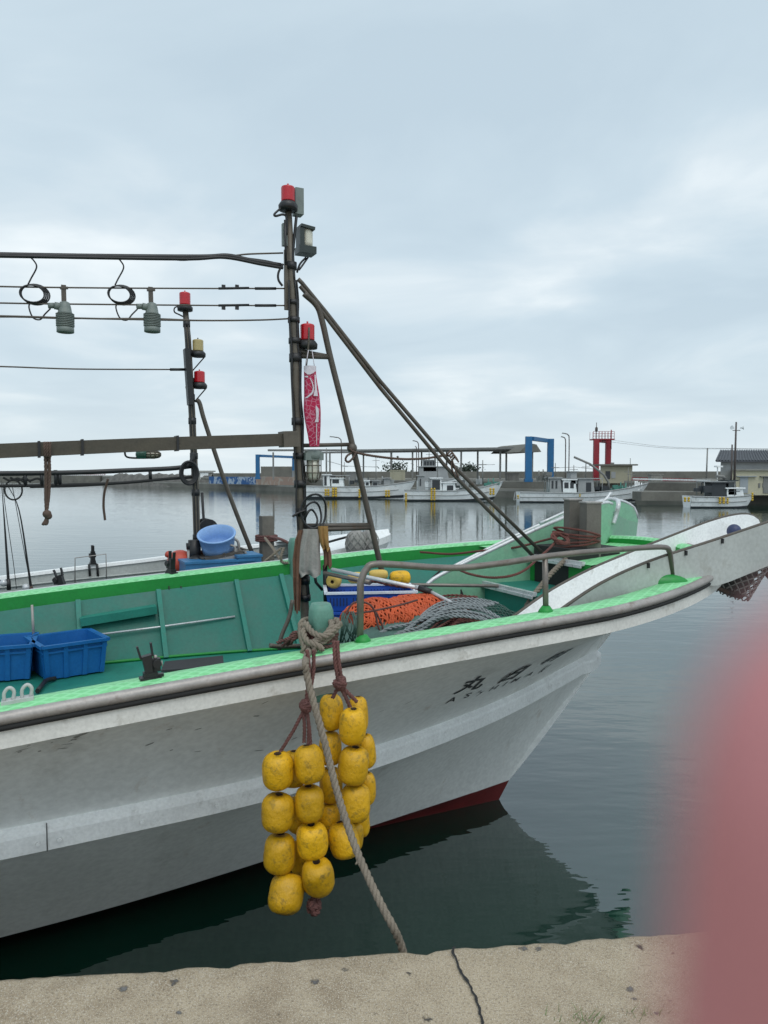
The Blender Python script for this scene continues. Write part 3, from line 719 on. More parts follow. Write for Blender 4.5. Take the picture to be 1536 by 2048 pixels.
for (y, hh) in ((532, 16), (605, 10), (640, 12), (682, 12), (716, 18), (843, 16), (912, 14), (968, 16), (1024, 18), (1083, 14), (1160, 18), (1195, 14)):
    xx = interp([(405, 576), (560, 583), (720, 590), (1000, 600), (1232, 610)], y); p = onn(xx, y, 0); rr = interp([(405, .022), (560, .029), (720, .035), (1000, .033), (1232, .033)], y)
    t_ = MB(True); t_.cyl(p - Z3 * hh / FPX * 2.2 + U3 * .004, p + Z3 * hh / FPX * 2.2 + U3 * .004, rr + .007, n=14); t_.build('clamp_band', 'black', mast)
cb = MB(True)                                                      # cables taped up the mast
for off, dep in ((.026, -.03), (-.022, -.028), (.035, -.012)):
    cb.tube(crom([onn(interp([(405, 576), (560, 583), (720, 590), (1000, 600), (1232, 610)], y) + off * 300 + 1.5 * math.sin(y * .05 + off * 90), y, dep) for y in range(560, 1230, 40)], 3), .0062, 6)
cb.tube(npath([(570, 440), (572, 530)], -.05), .008, 6); cb.tube(crom(npath([(593, 432), (589, 470), (585, 520), (588, 560)], -.02), 4), .01, 6)
cb.build('mast_cable', 'black', mast)
lp = MB(True); lp.tube(crom(npath([(562, 416), (549, 428), (552, 432), (566, 429), (573, 436), (573, 470)], -.03), 5), .0075, 6); lp.tube(crom(npath([(566, 528), (557, 545), (557, 560), (565, 572)], -.03), 5), .0075, 6)
lp.build('cable_loop', 'black', mast)
bo = MB(True); bpth = [onn(x, y, n) for x, y, n in ((588, 879, -.05), (300, 889, -.05), (0, 902, -.05), (-260, 914, -.05))]
mid_r = .036
bpth.append(BL(-6.6, -.02, bpth[-1].z - .02))
for a, b in zip(bpth, bpth[1:]): bo.bar(a, b, .075, .078)
smt = MB(True); smt.tube([BL(-6.6, 0, DZ), BL(-6.62, 0, 2.8), BL(-6.66, 0, 4.4)], [.05, .05, .035], 12); smt.build('stern_mast', 'mast_steel', boat)
boom = bo.build('boom', 'wood_boom', boat)
bc = MB(); bc.bar(onn(594, 878, -.05), onn(562, 879, -.05), .11, .10); bc.build('boom_socket', 'mast_steel', boom)
for px, py in ((78, 899), (164, 895), (353, 887)):
    t_ = MB(); c = onn(px, py, -.05); t_.box(c, (.014, .092, .092), ax=((bpth[0] - bpth[2]).normalized(), N3, Z3)); t_.build('boom_strap', 'black', boom)
lg = MB(True); lg.tube(crom(npath([(608, 587), (634, 612), (645, 645), (662, 720), (700, 870), (742, 1050), (776, 1195)]), 5), .020, 10)
e = npath([(776, 1195)])[0]; lg.tube([e, V((e.x + .06, e.y + .02, DZ))], .020, 10); lg.build('mast_leg', 'rust_steel', boat)
for pts in ([(594, 702), (660, 714)], [(600, 712), (661, 714)], [(604, 891), (700, 889)], [(606, 1052), (745, 1050)], [(610, 1060), (745, 1055)]):
    t_ = MB(True); t_.tube(npath(pts), .0165 if pts[0][1] != 891 else .013, 8); t_.build('mast_rung', 'rust_steel', boat)
for pts in ([(596, 558), (604, 566), (650, 622), (760, 762), (900, 925), (1091, 1112)], [(600, 572), (640, 618), (760, 775), (890, 932), (1070, 1116)]):
    t_ = MB(True); t_.tube(npath(pts), .0138, 10); t_.build('mast_stay', 'rust_steel', boat)
t_ = MB(True); t_.sphere(npath([(704, 896)])[0], .035, 8); t_.build('rung_joint', 'rust_steel', boat)

# ---- signal and running lamps
def signal_lamp(p, r, h, par, br=None, lens='red_lens', bolt=True):
    b_ = MB(True); b_.lathe([(r * .9, -.055), (r * 1.35, -.05), (r * 1.4, -.02), (r * 1.1, 0), (r * .9, .004)], p, n=20)
    if br: b_.tube(br, .0065, 6)
    o = b_.build('signal_lamp', 'black', par)
    l_ = MB(True); pr = [(r * .96, .004)]
    for i in range(7): z = .01 + (h * .84 - .01) * i / 6; pr += [(r, z), (r * .975, z + h * .05)]
    pr += [(r * .93, h * .93), (r * .7, h * .97), (r * .3, h), (r * .02, h)]
    l_.lathe(pr, p, n=20); l_.build('lens', lens, o)
    k_ = MB(True); k_.lathe([(.006, h - .005), (.006, h + .014), (.001, h + .015)], p, n=8); k_.build('top_knob', 'red_lens' if lens == 'red_lens' else 'black', o)
    return o
signal_lamp(onn(576, 405, -.01), .044, .103, boat)
signal_lamp(onn(615, 682, 0), .047, .112, boat, br=[onn(615, 690, 0), onn(598, 712, 0)])
gd = MB(True); pq = onn(615, 652, -.06); gd.tube(crom([onn(618, 655, -.07), onn(617, 690, -.06), onn(612, 735, -.03)], 4), .007, 6); gd.build('lamp_guard', 'mast_steel', boat)
# running light with half hood
def running_light(c, f, par, s=1.0):
    b_ = MB(); X = U3; b_.box(c + Z3 * (-.055 * s), (.115 * s, .1 * s, .045 * s), rot=TH); b_.box(c - U3 * (.036 * s) + Z3 * .02 * s, (.03 * s, .085 * s, .12 * s), rot=TH); b_.box(c + Z3 * (.088 * s) + U3 * .002, (.095 * s, .1 * s, .018 * s), ax=(U3 - Z3 * .12, N3, Z3 + U3 * .12))
    o = b_.build('running_light', 'dark_green_plastic', par)
    l_ = MB(True); l_.lathe([(.034 * s, -.035 * s), (.036 * s, 0), (.036 * s, .06 * s), (.033 * s, .08 * s)], c + U3 * .012, n=16); l_.build('lens', f, o); return o
running_light(onn(611, 485, 0), 'clear_lens', boat)
br = MB(True); br.tube(crom([onn(612, 515, 0), onn(600, 528, 0), onn(594, 545, 0)], 4), .007, 6); br.tube(crom([onn(616, 515, 0), onn(604, 532, -.02), onn(598, 540, -.02)], 4), .006, 6); br.build('lamp_cable', 'black', boat)
# caged lamp low on the mast, and another under the boom
def caged_lamp(c, ax, r, ln, par):
    A = V(ax).normalized(); b_ = MB(True); b_.lathe([(r * .5, -.06), (r * 1.15, -.05), (r * 1.2, -.005), (r, 0)], c, ax=A, n=16); o = b_.build('work_lamp', 'lamp_green' if abs(A.z) < .5 else 'lamp_grey', par)
    g_ = MB(True); g_.lathe([(r * .8, 0), (r * .85, ln * .5), (r * .75, ln * .85), (r * .3, ln)], c, ax=A, n=14); g_.build('lens', 'clear_lens', o)
    w_ = MB(True); X = A.orthogonal().normalized(); Y = A.cross(X)
    for i in range(8):
        a = math.pi / 4 * i; d = X * math.cos(a) + Y * math.sin(a)
        w_.tube([c + d * r * 1.05, c + A * ln * .6 + d * r * 1.05, c + A * ln * .95 + d * r * .8, c + A * ln * 1.1 + d * r * .3], .0035, 5)
    for f, q in ((.3, 1.05), (.65, 1.03), (.97, .78)): w_.tube([c + A * ln * f + (X * math.cos(2 * math.pi * j / 20) + Y * math.sin(2 * math.pi * j / 20)) * r * q for j in range(20)], .0035, 5, closed=True)
    w_.build('lamp_cage', 'mast_steel', o); return o
caged_lamp(onn(626, 918, -.02), (0, 0, -1), .05, .14, boat)
pl = MB(); pl.bar(onn(606, 913, -.02), onn(642, 913, -.02), .1, .05); pl.build('lamp_bracket', 'lamp_grey', boat)
caged_lamp(onn(292, 909, .1), tuple(U3), .022, .08, boat)
t_ = MB(True); t_.tube(crom([onn(249, 902, .1), onn(254, 914, .1), onn(280, 916, .1), onn(307, 914, .1), onn(314, 902, .1)], 4), .006, 6); t_.build('lamp_bracket', 'black', boat)

# ---- wires running aft from the mast
def wire(name, pts, r, m_, n_=0):
    t_ = MB(True); t_.tube(crom(npath(pts, n_), 6), r, 6); return t_.build(name, m_, boat)
wire('cable_bundle', [(-250, 505), (0, 510), (200, 513), (400, 514), (455, 512), (500, 521), (562, 531)], .016, 'black', -.02)
wire('cable_bundle', [(-250, 509), (0, 512), (220, 516), (380, 518), (450, 515), (520, 528), (566, 536)], .010, 'black', -.03)
wire('cable_bundle', [(330, 516), (370, 520), (440, 513), (520, 520), (566, 530)], .006, 'black', -.02)
wire('wire_rope', [(470, 511), (500, 508), (566, 506)], .0055, 'rust_steel')
for (y0, y1, yc) in ((568, 577, 577), (601, 611, 611)):
    wire('wire_rope', [(-250, y0 - 3), (0, y0 + 5), (220, y0 + 8), (440, yc), (500, yc), (572, yc)], .0048, 'rust_steel')
    tb = MB(True); tb.tube(npath([(510, yc), (552, yc)]), .009, 8); tb.tube(npath([(437, yc), (498, yc - 1)]), .008, 6)
    tb.build('turnbuckle', 'black', boat)
    for px in (447, 474): cl = MB(); cl.box(onn(px, yc + (-4 if yc < 590 else 5), 0), (.022, .012, .02), rot=TH); cl.build('wire_clip', 'black', boat)
wire('wire_rope', [(-250, 629), (0, 632), (180, 637), (400, 641), (520, 640), (584, 637)], .0055, 'rust_steel')
wire('wire_rope', [(-250, 640), (0, 634), (130, 637), (300, 637), (400, 641)], .004, 'rust_steel')
def rail_hook(pts, n_, r, m_, nm):
    t_ = MB(True); t_.tube(crom([onn(x, y, n_) for x, y in pts], 5), r, 6); return t_.build(nm, m_, boat)
# steering levers and pins by the near post
rail_hook([(585, 1200), (578, 1235), (562, 1275), (559, 1300)], -1.2, .011, 'rust_steel', 'tie_rod'); rail_hook([(539, 1291), (560, 1293), (600, 1292)], -1.25, .012, 'rust_steel', 'belaying_bar')
# hull name in black paint
def hullq(t, v, off=.0):
    a = cpt(t, .0, .05, -1); sg = ws(t, GB['sT']); e_ = .004; s0_, s1_ = sg - e_, min(sg + e_, GB['sT'])
    T = V((s1_ - s0_, gb(s1_) - gb(s0_), 0)).normalized(); nx = V((-T.y, T.x, 0)); nx = -nx if nx.y < 0 else nx
    q = V((sg, gb(sg), 0)) - nx * .012
    if q.x > 1.0: q.x = 1.0 + (q.x - 1.0) * .66
    b = BL(q.x, -max(q.y, 0), gz(sg) - .135); d = b - a; nrm = d.cross(U3).normalized()
    if nrm.z > 0: nrm = -nrm
    p = a.lerp(b, v) - nrm * (.085 * 4 * v * (1 - v) * min(1, .35 + t)) * (.75 if t < .5 else 1)
    return p + nrm * off
def hull_pt(s, z, off=.0035, g=None):
    """exact point of the near topside at station s and height z"""
    t, v = g or (.55, .5)
    for _ in range(7):
        p = sn(hullq(t, v)); f0, f1 = p[0] - s, p[2] - z
        if abs(f0) + abs(f1) < 2e-4: break
        pa = sn(hullq(t + .002, v)); pb = sn(hullq(t, v + .004))
        a_, b_, c_, d_ = (pa[0] - p[0]) / .002, (pb[0] - p[0]) / .004, (pa[2] - p[2]) / .002, (pb[2] - p[2]) / .004
        D = a_ * d_ - b_ * c_
        t = min(max(t - (f0 * d_ - b_ * f1) / D, .05), .97); v = min(max(v - (a_ * f1 - f0 * c_) / D, 0), 1)
    return hullq(t, v, off), (t, v)
HT = [(sn(p)[0], p.z, proj(p), (t / 160, v / 40)) for t in range(16, 156) for v in range(0, 41) for p in (hullq(t / 160, v / 40),)]
def hull_at(px, py): return min(HT, key=lambda h: (h[2][0] - px) ** 2 + (h[2][1] - py) ** 2)
dg = None
def glyph(ch, px, py, w, h, parent, bold=.0):
    fc = bpy.data.curves.new('letter', 'FONT'); fc.body = ch; fc.size = 1; fc.align_x = 'CENTER'; fc.align_y = 'CENTER'; fc.offset = bold
    fo = bpy.data.objects.new('letter', fc); col.objects.link(fo)
    d = bpy.context.evaluated_depsgraph_get(); me = bpy.data.meshes.new_from_object(fo.evaluated_get(d)); bpy.data.objects.remove(fo)
    vs = [v.co.copy() for v in me.vertices]
    if not vs: return
    x0, x1 = min(v.x for v in vs), max(v.x for v in vs); y0, y1 = min(v.y for v in vs), max(v.y for v in vs); cx, cy = (x0 + x1) / 2, (y0 + y1) / 2; sc_ = h / max(y1 - y0, 1e-3)
    s0, z0, _, g0 = hull_at(px, py); mb = MB(); vs_ = []
    for v in vs:
        y_ = (v.y - cy) * sc_; p, g_ = hull_pt(s0 + (v.x - cx) * sc_ * w / h, z0 + y_ * .8, .0035, g0); vs_.append(p)
    mb.add(vs_)
    for f in me.polygons: mb.face(list(f.vertices))
    return mb
mb = MB()
def merge(dst, src):
    k = len(dst.v); dst.v += src.v
    for f in src.f: dst.face([i + k for i in f])
for ch, px, py in (('丸', 945, 1369), ('日', 1030, 1345), ('朝', 1111, 1313)):
    g = glyph(ch, px, py, .19, .17, None, .02)
    if g: merge(mb, g)
for ch, px, py in zip('ASAHIMARU', (907, 936, 960, 987, 1012, 1035, 1060, 1081, 1095), (1400, 1393, 1385, 1376, 1366, 1357, 1348, 1340, 1333)):
    g = glyph(ch, px, py, .07, .055, None, .01)
    if g: merge(mb, g)
mb.build('name_lettering', 'black', hull)
sm_ = MB(); rng = random.Random(21)                                # faint scuffs on the topside
for i in range(46):
    px, py = rng.choice([(rng.uniform(5, 150), rng.gauss(1478, 14) - 0), (rng.uniform(60, 160), rng.gauss(1455, 10)), (rng.uniform(200, 860), rng.uniform(1400, 1520))])
    s0, z0, _, g0 = hull_at(px, py); w, h = rng.uniform(.006, .04), rng.uniform(.0015, .005); a = rng.uniform(-.2, .5); pts = []
    for q in range(6):
        an = 2 * math.pi * q / 6; x, y = math.cos(an) * w * rng.uniform(.6, 1), math.sin(an) * h * rng.uniform(.6, 1.2)
        pts.append(hull_pt(s0 + x * math.cos(a) - y * math.sin(a), z0 + x * math.sin(a) + y * math.cos(a), .0025, g0)[0])
    k = sm_.add(pts); sm_.face(range(k, k + 6))
mat('scuff', (.26, .26, .245), .7, var=.2)
sm_.build('scuff_stain', 'scuff', hull)

# ================================================================== THINGS HUNG ON AND LYING IN THE NEAR BOAT
# ---- yellow net floats: two strung bundles used as fenders
def float_mesh(seed, mname):
    rng = random.Random(seed); b_ = MB(True); n = 22; pr = []
    for i in range(19):
        a = -1 + 2 * i / 18; r = (1 - abs(a) ** 3.3) ** (1 / 2.3) if abs(a) < 1 else 0
        pr.append((max(r, .24), a))
    pr = [(.10, -.55), (.2, -.80), (.24, -.97)] + pr[1:-1] + [(.24, .97), (.2, .80), (.10, .55)]
    rows = []
    for r, a in pr:
        rows.append([V((math.cos(2 * math.pi * j / n) * r, math.sin(2 * math.pi * j / n) * r, a)) for j in range(n)])
    for row in rows:
        for p in row:
            w = noise.noise(p * 1.1 + V((seed, 0, 0))) * .07 + noise.noise(p * 2.6 + V((seed, 5, 0))) * .025
            p += V((p.x, p.y, p.z * .5)) * w
    b_.grid(rows, True, True); k = len(b_.v) - n; b_.face([k + j for j in range(n)], False); b_.face([j for j in range(n)][::-1], False)
    me = bpy.data.meshes.new('float'); me.from_pydata([tuple(p) for p in b_.v], [], b_.f); me.polygons.foreach_set('use_smooth', b_.sm); me.materials.append(MATS[mname]); me.materials.append(MATS['float_hole_shade'])
    nf = len(b_.f); ring = 22; me.polygons.foreach_set('material_index', [1 if (i < 2 * ring or i >= nf - 2 - 2 * ring) else 0 for i in range(nf)]); return me
FM = [float_mesh(s, 'float_yellow') for s in (1, 2, 3, 4, 5)]
def add_float(par, px, py, wpx, hpx, Y, tilt=0, i=0, yaw=0, pitch=0):
    c = at(px, py, Y); o = bpy.data.objects.new('float', FM[i % 5]); col.objects.link(o); o.parent = par
    o.location = c - V(par['org']); r = wpx / FPX * Y / 2; h = hpx / FPX * Y / 2 * .97
    o.scale = (r, r, h); o.rotation_euler = (R(pitch), R(tilt), yaw); return c
YF = 3.02
bl_ = thing('float_bundle', tuple(at(615, 1480, YF)), 'lower left bundle of yellow plastic floats hanging from the hull on a red cord', 'floats', 'bundles of yellow floats hanging as fenders')
for i, (x, y, w, h, dy, tl, yw, pt) in enumerate([(556, 1541, 65, 80, 0, -2, .3, 8), (555, 1625, 67, 82, -.01, 2, 1.3, 5), (559, 1707, 65, 84, 0, 4, 2.2, 6), (573, 1787, 72, 84, -.03, -16, 3.3, 26),
      (619, 1528, 61, 82, 0, 1, 4.1, 10), (619, 1607, 61, 78, .02, -2, 5.2, 3), (624, 1681, 65, 78, .01, -7, .8, 4), (636, 1753, 66, 82, -.02, -14, 1.9, -8), (588, 1538, 54, 78, .13, 2, 2.0, 0), (598, 1630, 54, 78, .14, 0, 2.9, 0), (604, 1715, 52, 76, .13, 0, 2.9, 0)]):
    add_float(bl_, x, y, w, h, YF + dy, tl, i, yw, pt)
cd = MB(True)
cpth = [at(614, 1300, 3.06), at(618, 1345, 3.05), at(613, 1400, 3.05), at(612, 1420, 3.04)]
cd.rope(crom(cpth, 5), .009, n=5); cd.rope(crom([at(628, 1300, 3.07), at(626, 1350, 3.06), at(617, 1395, 3.05), at(611, 1420, 3.04)], 5), .009, n=5)
for a, b in (((606, 1420), (608, 1485)), ((612, 1420), (621, 1492)), ((606, 1424), (560, 1504)), ((615, 1424), (616, 1490))):
    cd.rope(crom([at(a[0], a[1], 3.04), at((a[0] + b[0]) / 2 + 2, (a[1] + b[1]) / 2, 3.03), at(b[0], b[1], 3.03)], 6), .008, n=5)
cd.build('cord', 'cord_red', bl_)
def knot(c, r, m_, par, nm='knot', seed=1, rr=.012, turns=5):
    rng = random.Random(seed); b_ = MB(True); pts = []
    for i in range(turns * 6):
        d = V((rng.gauss(0, 1), rng.gauss(0, 1), rng.gauss(0, 1))).normalized(); pts.append(c + V((d.x * r, d.y * r, d.z * r * 1.25)))
    b_.sphere(c, r * .8, 7); b_.rope(crom(pts, 4), rr, n=5); return b_.build(nm, m_, par)
knot(at(611, 1412, 3.04), .019, 'cord_red', bl_, seed=4); knot(at(628, 1812, 3.0), .026, 'cord_red', bl_, seed=9, rr=.010)
br_ = thing('float_bundle', tuple(at(690, 1380, 3.1)), 'upper right bundle of yellow plastic floats hanging from the hull behind the mooring rope', 'floats', 'bundles of yellow floats hanging as fenders')
YG = 3.12
for i, (x, y, w, h, dy, tl, yw, pt) in enumerate([(705, 1452, 55, 80, -.03, 2, .2, 8), (707, 1531, 63, 82, -.03, 2, 1.1, 6), (711, 1605, 61, 80, -.02, 3, 2.2, 4), (688, 1680, 62, 78, 0, 14, 3.2, 12), (664, 1424, 48, 78, .06, 0, 4, 8), (661, 1497, 46, 74, .08, -2, 5, 0), (662, 1570, 48, 78, .09, 0, .5, 0), (658, 1635, 46, 66, .1, 2, 1.5, 0),
      (716, 1430, 42, 80, .09, 3, 2.5, 4), (732, 1502, 40, 76, .09, 4, 3.5, 0), (733, 1577, 38, 74, .09, 2, 4.5, 0), (722, 1640, 36, 74, .08, -6, .9, 0), (708, 1672, 40, 66, .05, -8, 1.9, 0)]):
    add_float(br_, x, y, w, h, YG + dy, tl, i + 2, yw, pt)
cd = MB(True)
for o_ in (0, 7): cd.rope(crom([at(668 + o_, 1282, 3.10), at(670 + o_, 1320, 3.08), at(676 + o_, 1360, 3.08), at(680, 1372, 3.08)], 5), .009, n=5)
for a, b in (((676, 1374), (665, 1396)), ((682, 1374), (702, 1418)), ((684, 1374), (714, 1404))): cd.rope(crom([at(*a, 3.09), at(*b, 3.1)], 6), .009, n=5)
cd.build('cord', 'cord_red', br_); knot(at(680, 1366, 3.08), .021, 'cord_red', br_, seed=14)

# ---- mooring line
PY = post_near.y
ml = MB(True)
PB = post_near; rp = .066
def ar(a, z, k=1.0): return PB + U3 * (math.cos(a) * rp * k) + N3 * (math.sin(a) * rp * k) + Z3 * z
P1 = [at(601, 1262, PY - .03), at(604, 1244, PY), at(622, 1240, PY + .11), ar(R(90), .07, 1.3), ar(R(30), .075, 1.35), at(672, 1240, PY - .02), at(676, 1252, PY - .05), at(664, 1268, PY - .09), at(645, 1284, PY - .11), at(628, 1290, PY - .12), at(618, 1300, PY - .12), at(611, 1325, 3.0), at(613, 1345, 2.985), at(622, 1385, 2.965), at(648, 1480, 2.91), at(676, 1590, 2.84), at(711, 1695, 2.73), at(752, 1788, 2.62), at(784, 1850, 2.56), at(798, 1880, 2.57), at(806, 1905, 2.57), at(808, 1935, 2.57)]
ml.rope(crom(P1, 8), .0152, pitch=.075, n=7)
P2 = [at(601, 1262, PY - .03), at(604, 1280, PY - .08), at(612, 1294, PY - .115), at(626, 1284, PY - .13), at(646, 1274, PY - .12), at(663, 1254, PY - .09), at(662, 1244, PY - .03), ar(R(40), .055, 1.2), ar(R(110), .055, 1.25), at(606, 1252, PY + .02), at(603, 1268, PY - .06), at(609, 1292, PY - .125), at(606, 1310, PY - .125), at(620, 1312, PY - .14), at(630, 1296, PY - .145), at(622, 1284, PY - .14)]
ml.rope(crom(P2, 8), .0152, pitch=.075, n=7)
P3 = [ar(R(200), .10, 1.25), at(612, 1246, PY - .06), at(622, 1262, PY - .10), at(640, 1272, PY - .13), at(656, 1270, PY - .12), at(670, 1256, PY - .08), ar(R(-10), .10, 1.3), ar(R(70), .10, 1.3), ar(R(140), .10, 1.3), ar(R(200), .095, 1.3), at(607, 1262, PY - .08), at(614, 1282, PY - .13), at(634, 1290, PY - .15), at(646, 1300, PY - .14)]
ml.rope(crom(P3, 8), .0148, pitch=.075, n=7)
ml.tube([at(717, 1722, 2.70), at(711, 1729, 2.69)], [.008, .003], 5)
tag(ml.build('mooring_rope', 'rope_tan', org=PB), 'thick tan rope tied to the near green post and led down to the quay edge', 'rope')
wrap = MB(True); rng = random.Random(8)
for i in range(4):
    z = .015 + .018 * i; wrap.rope(crom([ar(a, z + rng.uniform(-.008, .008), 1.06 + rng.uniform(0, .12)) for a in [math.pi / 4 * j for j in range(9)]], 4), .0105, n=5)
for i in range(4):
    wrap.rope(crom([ar(rng.uniform(0, 6), .05, 1.1), at(600 + rng.uniform(-15, 5), 1272 + rng.uniform(-8, 12), PY - .02), at(572 + rng.uniform(-20, 10), 1292 + rng.uniform(-8, 10), PY + .05)], 6), .009, n=5)
tag(wrap.build('lashing_rope', 'cord_red', org=PB), 'faded red cord wound round the foot of the near green mooring post', 'rope')

# ---- cable coil, rags and lamp streamer on the mast
cc = MB(True); c0 = onn(628, 1030, -.08); rng = random.Random(2)
for k_ in range(3):
    r = .055 + .03 * k_; cc.tube([c0 + U3 * (math.cos(a) * r * .75 + (-.02 + .012 * k_)) + N3 * (.02 * math.sin(a * 2 + k_)) + Z3 * (math.sin(a) * r + .02 * (k_ - 1)) for a in [2 * math.pi * j / 28 for j in range(28)]], .0075, 6, closed=True)
cc.tube(crom([onn(585, 1033, -.09), onn(596, 1026, -.09), onn(612, 1020, -.09)], 4), .0075, 6)
tag(cc.build('cable_coil', 'black', org=c0), 'coil of black cable hung beside the tall mast above the rags', 'cable')
def rag(name, outline, Yf, m_, label, seed, depth=.05):
    """hanging cloth: rows of (left, right) pixel columns from top to bottom, folded in depth"""
    rng = random.Random(seed); b_ = MB(True); rows = []; nc = 16; nr = len(outline)
    full = []
    for (ya, la, ra), (yb, lb, rb_) in zip(outline, outline[1:]):
        for j in range(6): t = j / 6; full.append((lerp(ya, yb, t), lerp(la, lb, t), lerp(ra, rb_, t)))
    full.append(outline[-1]); ph = rng.uniform(0, 6)
    for sgn in (1, -1):
        rr = []
        for i, (y, l_, r_) in enumerate(full):
            row = []
            for j in range(nc + 1):
                u = j / nc; x = lerp(l_, r_, u); k_ = i / len(full)
                fold = (math.sin(u * 11 + ph + k_ * 1.2) * .5 + math.sin(u * 23 + ph * 2) * .25 + noise.noise(V((u * 3, k_ * 3, seed))) * .6) * depth * (.35 + .65 * k_)
                thick = .5 * depth * math.sqrt(max(0, 1 - (2 * u - 1) ** 2)) * sgn
                row.append(at(x, y + (4 * math.sin(u * 9 + ph) if i == len(full) - 1 else 0), Yf + fold * .5 - thick))
            rr.append(row)
        rows.append(rr)
    b_.grid(rows[0]); b_.grid(rows[1])
    b_.grid([rows[0][0], rows[1][0]]); b_.grid([rows[0][-1], rows[1][-1]])
    return tag(b_.build(name, m_, org=at(outline[0][1], outline[0][0], Yf)), label, 'rag')
YM = onn(608, 1080, 0).y
rag('rag', [(1058, 606, 636), (1075, 600, 640), (1100, 594, 640), (1140, 590, 642), (1152, 600, 641)], YM - .09, 'rag_grey', 'grey rag hung over the rung right of the mast, with its folds hanging', 3, .06)
rag('rag', [(1060, 597, 606), (1080, 590, 605), (1120, 585, 604), (1170, 586, 602), (1225, 589, 600)], YM - .085, 'rag_rust', 'long frayed brown rag hanging left along the foot of the mast', 5, .05)
rag('glove', [(1052, 636, 656), (1070, 637, 657), (1090, 641, 658), (1100, 646, 660)], YM - .10, 'rag_brown', 'ochre work glove hung over the rung beside the grey rag', 7, .04)
rag('rag', [(1094, 646, 660), (1110, 647, 663), (1134, 648, 664)], YM - .07, 'rag_rust', 'dark brown rag hanging under the ochre glove', 8, .04)
lad = MB(True)
lad.tube(npath([(650, 1130), (652, 1210)], -.1), .016, 8); lad.tube(npath([(626, 1130), (632, 1165), (645, 1180)], -.1), .010, 8)
lad.build('mast_post', 'black', boat)
# carp streamer
ks = thing('carp_streamer', tuple(onn(624, 735, -.08)), 'crimson and white carp streamer hanging limp beside the mast', 'carp streamer')
prof = [(734, 608, 632), (742, 608, 632), (752, 608, 632.5), (790, 608, 639), (820, 607, 641.5), (840, 609.5, 641.5), (870, 615.5, 640.5), (893, 619.5, 638.5)]
YK = onn(624, 800, -.08).y
def streamer(y0, y1, inset, m_, nm, sub=1):
    b_ = MB(True); rows = []; n = 20
    for i in range(25):
        y = lerp(y0, y1, i / 24); l_ = interp([(p[0], p[1]) for p in prof], y); r_ = interp([(p[0], p[2]) for p in prof], y); c = at((l_ + r_) / 2, y, YK); w = (r_ - l_) / 2 / FPX * YK
        rows.append([c + V((math.cos(a) * (w + inset), math.sin(a) * (w * .55 + inset) + .006 * math.sin(3 * a + y * .03), 0)) for a in [2 * math.pi * j / n for j in range(n)]])
    b_.grid(rows, True, True); return b_.build(nm, m_, ks)
streamer(742, 893, 0, 'carp_crimson', 'body'); streamer(732, 743, .001, 'carp_white', 'mouth')
pt = MB(True)                                                      # pale print: gill line, belly and fins
def on_k(px, y, lift=.003):
    l_ = interp([(p[0], p[1]) for p in prof], y); r_ = interp([(p[0], p[2]) for p in prof], y); w = (r_ - l_) / 2 / FPX * YK; c = at((l_ + r_) / 2, y, YK)
    x = max(-.98, min(.98, (px - (l_ + r_) / 2) / max((r_ - l_) / 2, .1))); return c + V((x * (w + lift), -math.sqrt(1 - x * x) * (w * .55 + lift) - .006, 0))
def patch(outl):
    rows = [[on_k(lerp(l_, r_, u / 4), y) for u in range(5)] for y, l_, r_ in outl]; pt.grid(rows, True)
patch([(742, 609, 631), (746, 612, 628), (750, 616, 622)])
patch([(757, 620, 621.6), (765, 624, 626), (776, 626.5, 628.5), (785, 625, 628), (790, 620, 625), (797, 611, 616)])
patch([(750, 629, 631), (765, 629.5, 632), (780, 630, 634), (788, 628.5, 635), (793, 628, 636)])
patch([(812, 632, 633), (818, 632, 637), (828, 632.5, 638), (836, 633, 637), (845, 630, 637)])
patch([(848, 632.6, 634), (870, 633, 634.2), (890, 633, 634)]); patch([(753, 610, 617), (756, 613, 618)])
pt.build('printed_fin', 'carp_white', ks)
th = MB(True)
for x0, x1 in ((617, 611), (624, 629)): th.tube([onn(x0, 700, -.06), at(x1, 734, YK)], .0025, 5)
th.build('hanging_thread', 'carp_white', ks)

# ---- ropes on the boom
rb = MB(True); nb = lambda px, py, d=-.05: onn(px, py, d)
for dx in (-3, 4): rb.rope(crom([nb(94 + dx, 912, -.1), nb(95 + dx, 950, -.1), nb(94 + dx * .8, 990, -.1), nb(93, 1024, -.1)], 5), .010, n=5)
for dx in (-5, 0, 5): rb.rope(crom([nb(95 + dx, 884, -.12), nb(94 + dx, 898, -.125), nb(95 + dx, 914, -.12)], 4), .009, n=5)
rb.sphere(nb(94, 1028, -.1), .024, 6); rb.sphere(nb(97, 1032, -.1), .02, 6)
for k_ in range(5): rb.tube(crom([nb(93, 1034, -.1), nb(90 + k_ * 1.4, 1042, -.1), nb(84 + k_ * 2.4, 1050 + k_ % 2, -.1)], 3), [.007] * 6 + [.004], 5)
tag(rb.build('boom_rope', 'rope_brown', org=nb(94, 900)), 'doubled brown rope knotted at its frayed end, hanging from the boom', 'rope')
rb = MB(True); rb.rope(crom([onn(216, 958, .15), onn(209, 985, .15), onn(207, 1010, .15), onn(210, 1040, .15)], 5), .008, n=5)
tag(rb.build('cord', 'rope_brown', org=onn(216, 958, .15)), 'short single brown cord dangling in front of the open water', 'cord')
rb = MB(True)                                                      # slack line from leg to stays
rb.rope(crom([onn(700, 897, -.03), onn(706, 903, -.03), onn(740, 911, -.03), onn(800, 918, -.02), onn(850, 917, 0), onn(888, 911, 0), onn(900, 912, .02)], 6), .009, n=5)
